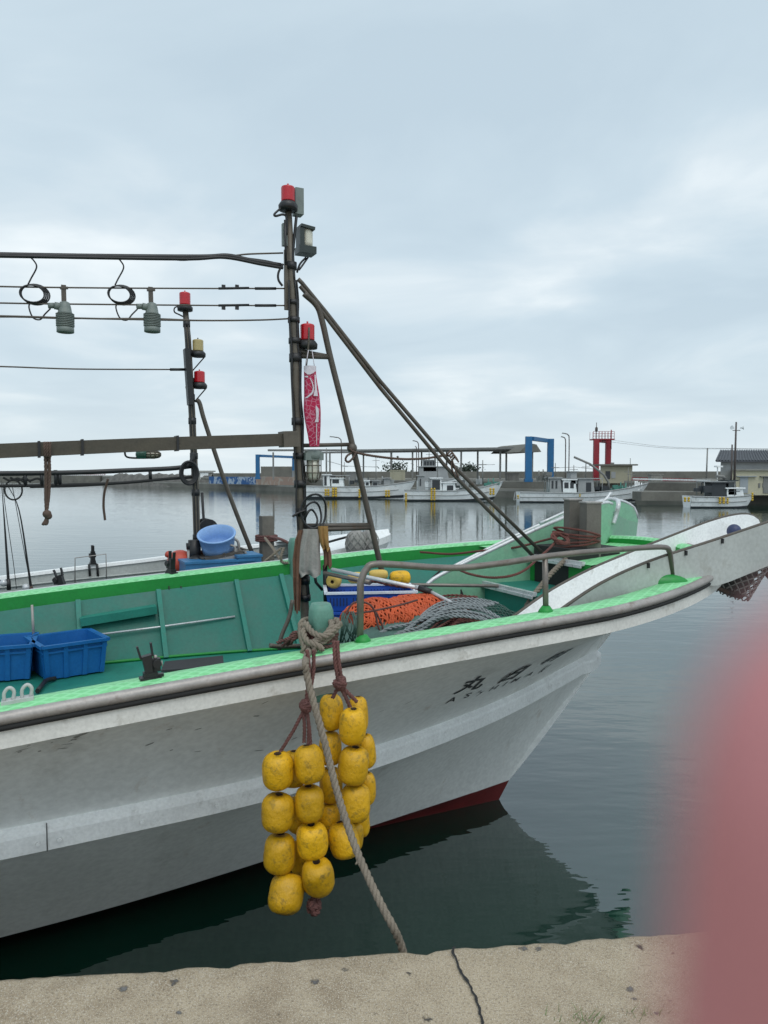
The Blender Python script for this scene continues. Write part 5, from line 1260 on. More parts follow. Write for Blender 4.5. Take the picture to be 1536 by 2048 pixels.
t_ = MB(True); t_.tube(crom(np2([(-250, 728), (0, 733), (150, 738), (348, 739)]), 5), .007, 6); t_.build('wire_rope', 'rust_steel', b2o)
t_ = MB(True); t_.tube(np2([(340, 739), (371, 739)]), .014, 6); t_.build('turnbuckle', 'black', b2o)
t_ = MB(True); t_.tube([BL(-7.4, NM, 1.24), BL(-7.43, NM, 3.6)], [.045, .035], 10); t_.build('stern_mast', 'mast_steel', b2o)
# pipes and cables aft of the mast
t_ = MB(True); t_.tube(crom(np2([(-250, 947), (0, 947), (150, 945), (250, 941), (340, 937), (384, 932)]), 5), .022, 8); t_.build('rail_pipe', 'black', b2o)
t_ = MB(True); t_.tube(crom(np2([(-250, 974), (0, 972), (120, 970), (240, 966), (330, 958), (390, 954)]), 5), .014, 8); t_.tube(crom(np2([(60, 974), (150, 972), (235, 967), (300, 962)]), 4), .012, 6); t_.build('rail_pipe', 'black_rough', b2o)
for x, y0, y1 in ((50, 945, 972), (83, 944, 972), (111, 940, 972), (119, 944, 970), (300, 940, 958)): t_ = MB(True); t_.tube(np2([(x, y0), (x + 1, y1)]), .016, 6); t_.build('pipe_bracket', 'black', b2o)
cc = MB(True); c0 = np2([(375, 946)])[0]
for k_ in range(3): cc.tube([c0 + U3 * math.cos(a) * (.06 + .012 * k_) + Z3 * math.sin(a) * (.085 + .012 * k_) - N3 * (.06 + .01 * k_) for a in [2 * math.pi * j / 22 for j in range(22)]], .012, 6, closed=True)
cc.tube(crom([onn(388, 905, NM - .05), onn(384, 920, NM - .06), onn(372, 934, NM - .06)], 4), .02, 6)
tag(cc.build('cable_coil', 'black', org=c0), 'coil of black cable hung beside the shorter far mast', 'cable')
cc = MB(True); c0 = np2([(27, 980)])[0]
cc.tube([c0 + U3 * math.cos(a) * .068 + Z3 * (math.sin(a) * .085) for a in [2 * math.pi * j / 22 for j in range(22)]], .008, 5, closed=True)
for x in (6, 20, 45): cc.tube(crom(np2([(x, 955), (x + 14, 961), (x + 30, 957), (x + 42, 964)]), 4), .01, 5)
tag(cc.build('cord_bundle', 'black_rough', org=c0), 'loop of dark cord tied on the lower black pipe at left', 'cord')
# fishing rods standing in the second boat
for i, (pts, lb) in enumerate((([(62, 1178), (57, 1140), (38, 1020), (12, 965)], 'fishing rod nearest the clamp, with a thick black butt, leaning left'), ([(18, 1180), (10, 1060), (3, 965)], 'thin black fishing rod standing almost upright at the left edge'))):
    t = thing('fishing_rod', tuple(onn(*pts[0], NC + .55)), lb, 'fishing rod', 'fishing rods standing in the small boat')
    P = crom([onn(x, y, NC + .55) for x, y in pts], 5); n_ = len(P)
    b_ = MB(True); b_.tube(P, [lerp(.014, .0035, min(1, j / n_ * 1.3)) for j in range(n_)], 6); b_.build('rod_blank', 'black', t)
    h_ = MB(True); h_.tube([P[0], P[0].lerp(P[1], .9)], .020, 8); h_.build('rod_grip', 'rope_brown' if i == 0 else 'black', t)
    r_ = MB(True); r_.sphere(P[0].lerp(P[1], .6) - U3 * .04, .035, 6); r_.build('reel', 'white_steel', t)
    l_ = MB(True); q = [(60, 1165), (48, 1100), (28, 990), (25, 975)] if i == 0 else [(33, 1178), (26, 1120), (10, 1010), (6, 965)]; l_.tube(crom([onn(x, y, NC + .53) for x, y in q], 4), .0035, 4); l_.build('rod_line', 'black', t)
rod_holder(onn(125, 1178, NC + .1), .85, TH + 2.6, 'black rod holder on the small boat in front of its grey bulwark', -.3)
pq = onn(186, 1128, NC + .93); rod_holder(pq, .85, TH + 1.6, 'black rod holder on top of the small boat\'s far bulwark, within the wire frame', 0)
fr = MB(True); fr.tube([onn(150, 1166, NC + .8), onn(150, 1116, NC + .8), onn(212, 1108, NC + .8), onn(213, 1158, NC + .8)], .006, 6); tag(fr.build('wire_frame', 'rail_steel', org=onn(150, 1166, NC + .8)), 'thin wire frame standing round a rod holder on the small boat', 'frame')
lg = MB(True)
for x in (178, 194): lg.tube([onn(x, 1128, NC + .88), onn(x + 2, 1152, NC + .88)], .012, 6)
lg.build('holder_leg', 'black', b2o)
t_ = MB(True); t_.cyl(onn(117, 1185, NC - .6), onn(117, 1174, NC - .6), .02); tag(t_.build('pin', 'black', org=onn(117, 1185, NC - .6)), 'small black pin on the white rail below the small boat\'s rod holder', 'pin')
# red ball float, hauler, tub and boxes round the second mast
t_ = MB(True); c = onn(360, 1126, NC - .1); t_.sphere(c, .125, 12); t_.lathe([(.03, -.02), (.034, .025), (.016, .04)], c + V((-.10, 0, .075)), ax=(-.8, 0, .6), n=10); tag(t_.build('red_buoy', 'red_ball', org=c), 'red ball buoy lying in the small boat left of its mast', 'buoy')
t_ = MB(True); t_.cyl(onn(380, 1140, NC - .2), onn(380, 1098, NC - .2), .028); t_.build('deck_post', 'rail_steel', b2o); t_ = MB(True); t_.cyl(onn(380, 1098, NC - .2), onn(379, 1086, NC - .2), .034); t_.cyl(onn(389, 1125, NC - .2), onn(389, 1080, NC - .2), .06); t_.sphere(onn(393, 1128, NC - .25), .09, 8); t_.build('post_cap', 'black', b2o)
wl = thing('reel_winch', tuple(onn(410, 1075, NC + .2)), 'black reel winch with a ball handle on the small boat behind the blue tub', 'winch')
c = onn(413, 1056, NC + .2); b_ = MB(True); b_.cyl(c - N3 * .09, c + N3 * .09, .07, n=16); b_.cyl(c - N3 * .10, c - N3 * .085, .095, n=16); b_.cyl(c + N3 * .085, c + N3 * .10, .095, n=16); b_.build('drum', 'black', wl)
b_ = MB(True); b_.cyl(onn(412, 1118, NC + .2), onn(404, 985, NC + .2), .014); b_.build('upright', 'black', wl)
b_ = MB(True); b_.cyl(c, onn(425, 1052, NC + .12), .009); b_.sphere(onn(428, 1052, NC + .12), .034, 7); b_.tube([c, onn(400, 1052, NC + .15)], .008, 6); b_.build('crank_handle', 'black', wl)
tb = thing('blue_tub', tuple(onn(440, 1098, NC - .25)), 'light blue round basin tilted on a pile of boxes beside the far mast', 'tub')
c = onn(436, 1094, NC - .25); ax = (Z3 - N3 * .42 - U3 * .2).normalized(); b_ = MB(True)
b_.lathe([(.145, -.04), (.156, .03), (.168, .13), (.18, .135), (.18, .146), (.162, .146), (.152, .03), (.140, -.028), (.02, -.028)], c, ax=ax, n=30); b_.build('basin', 'tub_blue', tb)
for i, (x, y, L_, m_, lb) in enumerate(((440, 1108, .36, 'rust_steel', 'dark slatted tray under the light blue tub, upper of two'), (441, 1114, .36, 'rail_steel', 'pale metal tray under the light blue tub, lower of two'))):
    b_ = MB(); p = onn(x, y, NC - .25); A = (U3 + Z3 * .16).normalized(); b_.box(p, (L_, .34, .03), ax=(A, N3, A.cross(N3)));
    for f in (-.2, 0, .2): b_.box(p + A * f + Z3 * .016, (.02, .34, .014), ax=(A, N3, A.cross(N3)))
    tag(b_.build('tray', m_, org=p), lb, 'tray', 'trays under the blue tub')
b_ = MB(True); b_.tube(crom([onn(466, 1076, NC - .3), onn(476, 1084, NC - .3), onn(478, 1105, NC - .3), onn(474, 1118, NC - .3)], 4), .014, 6); b_.tube(crom([onn(460, 1090, NC - .4), onn(470, 1095, NC - .4), onn(471, 1118, NC - .4)], 4), .012, 6); tag(b_.build('bent_tube', 'rail_steel', org=onn(470, 1100, NC - .3)), 'bent grey tubes standing beside the light blue tub', 'tube')
for x, y, w, h, lb in ((432, 1132, .62, .16, 'blue box on the deck of the small boat under the tub'), (490, 1118, .22, .13, 'small blue box right of the tub at the foot of the mast leg')):
    p = onn(x, y, NC - .35); b_ = MB(); b_.box(p - Z3 * .02, (w, .34, h), rot=TH); b_.box(p + Z3 * (h / 2 - .02), (w + .02, .36, .02), rot=TH); tag(b_.build('blue_box', 'box_blue', org=p), lb, 'box', 'blue boxes on the small boat')
b_ = MB(True); rng = random.Random(41)
for k_ in range(7): b_.rope(crom([onn(403 + rng.uniform(-3, 5), 1082 + 4 * k_, NC - .1), onn(408 + rng.uniform(-2, 4), 1094 + 3 * k_, NC - .2), onn(404 + rng.uniform(-4, 4), 1110 + 3 * k_, NC - .1)], 4), .011, n=5)
tag(b_.build('red_rope', 'cord_red', org=onn(405, 1100, NC - .1)), 'hank of red rope hung at the foot of the far mast', 'rope')
# wooden bitt of the second boat and its lines
p0, p1 = onn(522, 1110, NC - .1), onn(545, 1110, NC - .1); c = (p0 + p1) / 2; top = onn(533, 1032, NC - .1).z; w = (p1 - p0).length
b_ = MB(); b_.box((c.x, c.y, (top + 1.2) / 2), (w, w, top - 1.2), rot=TH); b_.build('bow_bitt', 'wood_bitt', b2o)
b_ = MB(True)
for k_ in range(3): b_.rope(crom([onn(533, 1072 + 4 * k_, NC - .1) + U3 * math.cos(a) * w * .85 + N3 * math.sin(a) * w * .85 for a in [2 * math.pi * j / 10 for j in range(11)]], 4), .014, n=5)
b_.rope(crom([onn(541, 1074, NC - .3), onn(560, 1078, NC - .8), onn(578, 1086, NC - 1.0)], 5), .014, n=5); b_.build; tag(b_.build('bitt_rope', 'cord_red', org=c), 'faded red rope tied round the wooden bitt of the small boat', 'rope')
b_ = MB(True); b_.rope(crom([onn(530, 1076, NC - .3), onn(548, 1100, NC - .7), onn(562, 1122, NC - 1.0)], 5), .015, n=5); b_.rope(crom([onn(528, 1124, NC - .9), onn(548, 1108, NC - .9), onn(563, 1096, NC - .9)], 5), .012, n=5); b_.rope(crom([onn(568, 1096, 1.5), onn(562, 1112, 1.45), onn(564, 1124, 1.45), onn(576, 1126, 1.4)], 5), .014, n=5)
tag(b_.build('cross_line', 'rope_tan', org=onn(548, 1100, NC - .7)), 'tan mooring line running from the wooden bitt to the far green post', 'rope')
nb_ = MB(True); c = onn(722, 1082, NC - .75)
for dx, rr in ((-.05, .10), (.09, .085)):
    q = c + U3 * dx; nb_.lathe([(.03, .12), (rr * .8, .06), (rr, -.02), (rr * .9, -.1), (rr * .4, -.16), (.02, -.17)], q, n=16)
    for sg in (1, -1):
        for k_ in range(9): nb_.tube([q + V((math.cos(a) * r, math.sin(a) * r, z)) for a, r, z in [(sg * 2 * i / 8 + k_ * .7, (rr + .005) * [.55, .8, .95, 1, 1, .97, .9, .7, .45][i], .09 - .03 * i) for i in range(9)]], .004, 4)
tag(nb_.build('net_bundle', 'net_grey', org=c), 'bundle of grey net hung over the bow of the small boat behind the mast leg', 'net')
# ================================================================== FAR SIDE OF THE HARBOUR
def poly_slab(pts, z0, z1, name, m_, label=None, cat=None, kind=None, back=40):
    b_ = MB(); f = [V((p.x, p.y, z1)) for p in pts]; g = [V((p.x, p.y, z0)) for p in pts]; bk = [V((p.x * (1 + back / p.y), p.y + back, z1)) for p in pts]
    b_.grid([g, f, bk], False); o = b_.build(name, m_, org=pts[0]); tag(o, label, cat, None, kind); return o
edge = [onz(x, y, 0) for x, y in ((205, 968.5), (300, 972), (420, 976), (520, 980.5), (606, 984.5), (800, 990), (1000, 994.5), (1290, 1001), (1536, 1009), (1800, 1018))]
poly_slab(edge, -1, .85, 'far_quay', 'far_concrete', kind='structure', back=3.2)
e2 = [V((p.x * (1 + 3.2 / p.y), p.y + 3.2, 0)) for p in edge]
poly_slab(e2, .5, 1.72, 'far_quay_terrace', 'far_concrete', kind='structure', back=60)
b_ = MB(); b_.grid([[V((p.x, p.y - .02, .84)) for p in edge], [V((p.x, p.y - .02, .62)) for p in edge]], False); b_.grid([[V((p.x, p.y - .02, 1.735)) for p in e2], [V((p.x, p.y - .02, 1.55)) for p in e2]], False); b_.build('quay_kerb', 'far_concrete_pale')['kind'] = 'structure'
def wall(pts, z0, z1, th, name, m_, label, cat, group=None):
    b_ = MB(); 
    for p, q in zip(pts, pts[1:]):
        d = (q - p).normalized(); nrm = V((-d.y, d.x, 0)); b_.prism([V((p.x, p.y, z0)), V((q.x, q.y, z0)), V((q.x, q.y, z1)), V((p.x, p.y, z1))], nrm * th)
    return tag(b_.build(name, m_, org=pts[0]), label, cat, group)
def gx(px, Y): return (px - 768) / FPX * Y
wall([V((gx(388, 150), 150, 0)), V((gx(600, 130), 130, 0))], 0, 2.42, 1, 'breakwater', 'far_concrete', 'low grey breakwater wall behind the painted panels at left', 'breakwater')
wall([V((gx(594, 118), 118, 0)), V((gx(1536, 96), 96, 0)), V((gx(2000, 92), 92, 0))], 0, 2.68, 1, 'breakwater', 'far_concrete', 'long dark grey breakwater wall behind the far boats', 'breakwater')
wall([V((gx(522, 120), 120, 0)), V((gx(592, 119), 119, 0))], 1.0, 3.5, 1, 'sea_wall', 'far_concrete', 'taller grey wall block behind the left blue gate', 'wall')
wall([V((gx(418, 119), 119, 0)), V((gx(512, 108), 108, 0))], .8, 1.9, .3, 'painted_wall', 'mural_blue', 'low quay wall panel painted blue and white', 'wall')
wall([V((gx(512, 107.5), 107.5, 0)), V((gx(606, 97), 97, 0))], .8, 1.95, .3, 'painted_wall', 'mural_pink', 'low quay wall panel painted in faded pink and ochre', 'wall')
rk = MB(True); rng = random.Random(4)                              # rock mound at the left end
def mound(p0, p1, h, w, seed):
    rows = []
    for j, (o_, hh) in enumerate(((-w, -.5), (-w * .6, h * .45), (-w * .25, h * .9), (.3, h), (w * .5, h * .6), (w, -.5))):
        rows.append([p0.lerp(p1, i / 60) + V((0, o_, hh * min(1, .35 + i / 14) + .35 * noise.noise(V((i * .55, j * 1.7, seed))) + .2 * noise.noise(V((i * 1.7, j * 3, seed)))))  for i in range(61)])
    rk.grid(rows, False)
mound(V((gx(205, 160), 160, 0)), V((gx(425, 128), 128, 0)), 2.2, 3, 1.5)
tag(rk.build('rock_breakwater', 'far_rock', org=V((gx(205, 160), 160, 0))), 'rough rock mound at the left end of the near breakwater', 'breakwater')
wall([V((gx(-150, 232), 232, 0)), V((gx(200, 215), 215, 0))], -.5, 1.75, 3, 'outer_breakwater', 'far_concrete', 'low distant breakwater at the harbour mouth, far left', 'breakwater')
b_ = MB()
for i in range(24):
    p = V((gx(118 + i * 4, 226 - i * .4), 226 - i * .4, 1.75)); b_.cyl(p, p + Z3 * .5, .05, n=5)
b_.bar(V((gx(118, 226), 226, 2.2)), V((gx(212, 216.5), 216.5, 2.2)), .06, .1); b_.bar(V((gx(118, 226), 226, 1.95)), V((gx(212, 216.5), 216.5, 1.95)), .06, .1); tag(b_.build('red_railing', 'far_red', org=V((gx(118, 226), 226, 1.75))), 'faint red railing along the distant breakwater', 'railing', 'red railings on the breakwaters')
b_ = MB(); b_.box((gx(411, 130), 130, 1.8), (2.4, 2, 1.6)); b_.box((gx(411, 130), 130, 2.75), (3, 2.6, .22)); hb = tag(b_.build('stone_shelter', 'far_concrete_pale', org=(gx(411, 130), 130, 0)), 'small pale stone shelter right of the far mast on the breakwater', 'shelter')
b_ = MB(); b_.box((gx(408, 130), 128.95, 1.9), (.7, .08, 1.1)); b_.box((gx(416, 130), 128.95, 1.9), (.7, .08, 1.1)); b_.build('opening', 'far_white', hb)
# portal gates
def gate(x0, x1, yt, Y, yb, w, dy, label, m_='far_blue', name='blue_gate', persp=0):
    def zz(y, D): return at(768, y, D).z
    D2 = Y + dy; t = thing(name, (gx((x0 + x1) / 2, Y), Y, 1.7), label, 'gate'); zb = 1.6; zt = zz(yt, Y)
    A = V((gx(x0, Y) + w / 2, Y, 0)); B = V((gx(x1, D2) - w / 2, D2, 0))
    for P in (A, B):
        b_ = MB(); b_.box((P.x, P.y, (zb + zt) / 2), (w, w * .8, zt - zb)); b_.box((P.x, P.y, zb + .15), (w * 1.25, w, .3)); b_.build('pillar', m_, t)
    b_ = MB(); b_.bar(A + V((w * .5, 0, zt - w * .33)), B + V((-w * .5, 0, zt - w * .33)), w * .7, w * .62); b_.build('crossbeam', m_, t); return t
gate(1050, 1106, 873, 74, 958, .62, 5, 'bright blue steel gate frame at the right end of the long canopy')
gate(512, 592, 909, 105, 950, .55, 9, 'blue steel gate frame at the left end of the canopy, behind the tall mast')
rg = gate(1186, 1220, 878, 78, 956, .54, 2, 'red steel gate with a railed platform on top', 'far_red', 'red_gate')
zt = at(768, 878, 78).z; b_ = MB(); x0, x1 = gx(1185, 78), gx(1221, 79)
b_.box(((x0 + x1) / 2, 78.6, zt - .03), (x1 - x0 + .05, 1.5, .12))
for i in range(8):
    x = lerp(x0, x1, i / 7); b_.cyl((x, 78, zt), (x, 78, zt + .78), .025, n=5); b_.cyl((x, 79.3, zt), (x, 79.3, zt + .78), .02, n=5)
for z in (.3, .55, .78): b_.bar((x0, 78, zt + z), (x1, 78, zt + z), .04, .04)
b_.build('platform_rail', 'far_red', rg); b_ = MB(True); b_.cyl((gx(1191, 78), 78, zt), (gx(1191, 78), 78, zt + 1.7), .035, n=6); b_.lathe([(.1, 0), (.14, .1), (.14, .4), (.05, .5)], (gx(1191, 78), 78, zt + .75), n=10); b_.build('beacon', 'far_pole', rg)
b_ = MB(True); b_.tube([(gx(1220, 79), 78.9, zt - 1), (gx(1220, 79), 78.9, zt + 1.0)], .06, 6); b_.build('beacon_post', 'far_red', rg)
# long canopy
cn = thing('quay_canopy', (gx(860, 88), 88, 1.7), 'long open grey canopy roof on thin columns along the far quay', 'canopy')
YC = 88; zr = at(768, 900, YC).z
b_ = MB(); b_.prism([(gx(700, YC + 6), YC + 6, zr), (gx(1066, YC - 4), YC - 4, zr), (gx(1076, YC), YC, zr), (gx(710, YC + 10), YC + 10, zr)][::1], (0, 0, .24)); b_.prism([(gx(536, 98), 98, zr + .18), (gx(735, 94), 94, zr + .05), (gx(735, 95), 95.5, zr + .05), (gx(536, 99), 99.5, zr + .18)], (0, 0, .22))
b_.bar((gx(640, 96), 96, zr - .1), (gx(1060, YC - 3), YC - 3, zr - .1), .12, .22); b_.build('canopy_roof', 'far_steel', cn)
for i, px in enumerate((547, 653, 660, 727, 782, 783, 825, 843, 870, 893, 922, 955, 1000, 1012)):
    Yc = lerp(98, YC - 2, (px - 540) / 480) + (3 if i % 2 else 0); b_ = MB(); b_.box((gx(px, Yc), Yc, (zr + 1.6) / 2), (.2, .2, zr - 1.6)); b_.build('column', 'far_steel', cn)
gb_ = MB(); Yg = 82; zg0, zg1 = at(768, 904, Yg).z, at(768, 887, Yg).z
gb_.prism([(gx(1038, Yg), Yg, zg0), (gx(1082, Yg), Yg, zg0), (gx(1072, Yg), Yg, zg1 - .1), (gx(1062, Yg), Yg, zg1), (gx(1054, Yg), Yg, zg1 - .1)], (-2, 8, 0)); gb_.build('gable_end', 'far_concrete', cn)
b_ = MB(); b_.box((gx(1066, Yg), Yg + .5, (zg0 + 1.6) / 2), (.16, .16, zg0 - 1.6)); b_.build('column', 'far_steel', cn)
# lamp posts and poles
def lamp_post(px, yt, Y, yb, arm, label, h=1.0, m_='far_pole'):
    t = thing('lamp_post', (gx(px, Y), Y, 1.7), label, 'lamp post', 'lamp posts on the far quay'); zt = at(768, yt, Y).z; x = gx(px, Y)
    b_ = MB(True); b_.tube(crom([V((x, Y, 1.6)), V((x, Y, zt - .8)), V((x + arm * .25, Y, zt - .15)), V((x + arm, Y, zt))], 6), .055, 6); b_.build('pole', m_, t)
    b_ = MB(); b_.bar((x + arm, Y, zt), (x + arm * 1.6, Y, zt + .04), .12, .1); b_.build('lamp_head', 'far_steel', t)
lamp_post(1137, 867, 76, 955, -.45, 'tallest curved lamp post right of the bright blue gate'); lamp_post(1130, 874, 77, 955, -.3, 'shorter bent lamp post just left of the tallest lamp post'); lamp_post(837, 882, 80, 955, -.4, 'bent lamp post in front of the middle of the canopy'); lamp_post(833, 893, 81, 955, -.1, 'short thin post beside the middle lamp post'); lamp_post(683, 874, 78, 955, -.75, 'slim curved lamp post right of the carp streamer')
sp_ = thing('loudspeaker_pole', (gx(1468, 56), 56, 1.6), 'tall brown pole with round loudspeakers standing before the warehouse roof', 'pole')
b_ = MB(True); b_.cyl((gx(1468, 56), 56, 1.2), (gx(1469, 56), 56, at(0, 844, 56).z), .10, .06, n=8); b_.build('pole', 'far_pole', sp_)
zs = at(0, 856, 56).z
for dx in (-.20, .26):
    b_ = MB(True); c = V((gx(1469, 56) + dx, 55.9, zs)); b_.lathe([(.04, 0), (.06, .1), (.15, .22), (.16, .24)], c, ax=(1 if dx > 0 else -1, -.5, .1), n=12); b_.build('loudspeaker', 'far_white', sp_)
b_ = MB(); b_.bar((gx(1469, 56) - .25, 56, zs - .18), (gx(1469, 56) + .32, 56, zs - .18), .05, .05); b_.build('cross_arm', 'far_pole', sp_)
def plain_pole(px, y0, y1, Y, r, lb, m_='far_pole'):
    b_ = MB(True); b_.cyl((gx(px, Y), Y, 1.2), (gx(px + (1 if px < 1440 else 0), Y), Y, at(0, y0, Y).z), r, r * .8, n=8); tag(b_.build('pole', m_, org=(gx(px, Y), Y, 1.2)), lb, 'pole')
plain_pole(1462, 889, 950, 55.6, .07, 'short brown pole beside the tall loudspeaker pole'); plain_pole(1412, 896, 945, 90, .10, 'lone grey pole behind the breakwater left of the warehouse', 'far_steel')
b_ = MB(True)
for za, zb, dy in ((880, 897, 0), (884, 898, .3)): b_.tube(crom([V((gx(1221, 79), 79, at(0, za, 79).z)), V((gx(1330, 68), 68, at(0, (za + zb) / 2 + 5, 68).z)), V((gx(1468, 56), 56, at(0, zb, 56).z)), V((gx(1640, 50), 50, at(0, zb + 1, 50).z))], 8), .012, 4)
tag(b_.build('power_lines', 'far_steel', org=(gx(1221, 79), 79, 5)), 'two thin power lines from the red gate to the loudspeaker pole', 'power line')
# hut
ht = thing('quay_hut', (gx(1237, 72), 72, 1.7), 'small flat roofed beige hut on the far quay right of the red gate', 'hut')
def zat(y, Y): return at(768, y, Y).z
b_ = MB(); x0, x1 = gx(1200, 72), gx(1264, 72); z0, z1 = 1.5, zat(931, 72); b_.prism([(x0, 72, z0), (x1, 72, z0), (x1 * 75 / 72 - .3, 75, z0), (x0 * 75 / 72, 75, z0)], (0, 0, z1 - z0)); b_.build('wall', 'far_beige', ht)
b_ = MB(); b_.box(((x0 + x1) / 2 + .1, 73.4, z1 + .06), (x1 - x0 + .6, 3.6, .14)); b_.build('roof', 'far_concrete', ht)
b_ = MB(); b_.box((gx(1215, 72), 71.98, zat(950, 72)), (.45, .05, .75)); b_.build('window', 'far_dark', ht); b_ = MB(); b_.box((gx(1226, 72), 71.98, zat(950, 72)), (.4, .05, .6)); b_.build('notice_board', 'far_grey', ht)
b_ = MB(True); b_.cyl((gx(1230, 72), 73, z1 + .1), (gx(1230, 72), 73, z1 + .3), .18, n=10); b_.build('roof_vent', 'far_steel', ht); b_ = MB(True); b_.cyl((gx(1261, 72), 72.2, z1), (gx(1261, 72), 72.2, z1 + .7), .03, n=5); b_.build('roof_post', 'far_steel', ht)
# warehouse
wh = thing('warehouse', (gx(1500, 60), 60, 1.2), 'grey roofed warehouse with a cream lower front at the right edge', 'warehouse')
b_ = MB(); x0, x1 = gx(1440, 61), gx(1760, 61); ze = zat(923, 61); b_.prism([(x0, 61, .8), (x1, 61, .8), (x1 * 69 / 61, 69, .8), (x0 * 69 / 61 + .05, 69, .8)], (0, 0, ze - .8)); b_.build('wall', 'far_grey', wh)
b_ = MB(); zr_ = zat(903, 65); rf = [V((gx(1431, 60.5), 60.5, ze - .05)), V((x1 + 1, 60.5, ze - .05)), V((x1 + 1, 65, zr_)), V((gx(1440, 65), 65, zr_))]; b_.prism(rf, (0, 0, .1)); n_ = 60
for i in range(n_):
    a = rf[0].lerp(rf[1], i / n_); d = rf[3].lerp(rf[2], i / n_); b_.tube([a + Z3 * .1, d + Z3 * .1], .075, 5, cap=False)
b_.build('roof', 'far_roof', wh)
b_ = MB(); xa, xb = gx(1461, 57), gx(1760, 57); zc_ = zat(941, 57); b_.prism([(xa, 57, .8), (xb, 57, .8), (xb * 61 / 57, 61, .8), (xa * 61 / 57 + .05, 61, .8)], (0, 0, zc_ - .8)); b_.build('annex_wall', 'far_cream', wh)
b_ = MB(); b_.prism([(xa - .1, 56.8, zc_), (xb, 56.8, zc_), (xb * 61 / 57, 60.9, zc_), (xa * 61 / 57, 60.9, zc_)], (0, 0, .1)); b_.build('annex_roof', 'far_concrete_pale', wh)
for px, m_ in ((1487, 'door_grey'), (1534, 'far_steel')):
    b_ = MB(); zt_, zb_ = zat(954, 57), .95; b_.box((gx(px, 57), 56.98, (zt_ + zb_) / 2), (.62, .06, zt_ - zb_)); b_.box((gx(px + 4, 57), 56.9, zt_ + .05), (1.5, .25, .06)); b_.build('door', m_, wh)
for px in (1518, 1526): b_ = MB(); b_.box((gx(px, 57), 56.98, zat(971, 57)), (.14, .05, .35)); b_.build('meter_box', 'far_steel', wh)
b_ = MB(); b_.box((gx(1436, 60), 60, zat(933, 60)), (.5, .5, .12)); b_.cyl((gx(1434, 60), 60, 1.3), (gx(1434, 60), 60, zat(933, 60)), .05, n=5); b_.build('side_canopy', 'far_white', wh)
# red railing on the terrace
b_ = MB(); pa, pb = V((gx(1264, 72), 72, 0)), V((gx(1392, 68), 68, 0))
for z in (zat(964.5, 70), zat(960, 70), zat(955, 70)): b_.bar(pa + Z3 * z, pb + Z3 * (z - .12), .05, .07 if z < 2 else .05)
for i in range(17): p = pa.lerp(pb, i / 16); b_.cyl(p + Z3 * 1.5, p + Z3 * (zat(955, 70) - .12 * i / 16), .035, n=5)
tag(b_.build('red_railing', 'far_red', org=pa), 'red railing along the far quay between the hut and the right motor boat', 'railing', 'red railings on the breakwaters')
b_ = MB(); pa, pb = V((gx(1265, 67), 67, 1.95)), V((gx(1420, 64), 64, 1.85)); b_.bar(pa, pb, .1, .1); tag(b_.build('pale_pipe', 'far_white', org=pa), 'thin white pipe running in front of the red railing', 'pipe')
# distant trees and buildings seen through the canopy
rng = random.Random(9)
def far_tree(px, w, h, Y, lb):
    t = thing('tree', (gx(px, Y), Y, 2), lb, 'tree', 'distant trees behind the breakwater'); b_ = MB()
    c = V((gx(px, Y), Y, 2.6 + h * .4))
    for i in range(420):
        d = V((rng.gauss(0, .5), rng.gauss(0, .4), rng.gauss(0, .42))); p = c + V((d.x * w, d.y * w, d.z * h)); s = rng.uniform(.12, .28); a, e_ = V((rng.gauss(0, 1), rng.gauss(0, 1), rng.gauss(0, 1))).normalized() * s, V((rng.gauss(0, 1), rng.gauss(0, 1), rng.gauss(0, 1))).normalized() * s; k = b_.add([p - a, p + e_, p + a, p - e_]); b_.face((k, k + 1, k + 2, k + 3))
    b_.build('crown', 'far_tree', t); b_ = MB(); b_.cyl((c.x, c.y, 1), (c.x, c.y, c.z), .2, .1, n=6); b_.build('trunk', 'far_pole', t)
far_tree(790, 2.6, 1.7, 140, 'low dark tree seen under the canopy left of the middle lamp post'); far_tree(935, 2.0, 1.2, 140, 'small dark tree seen under the canopy behind the two stays')
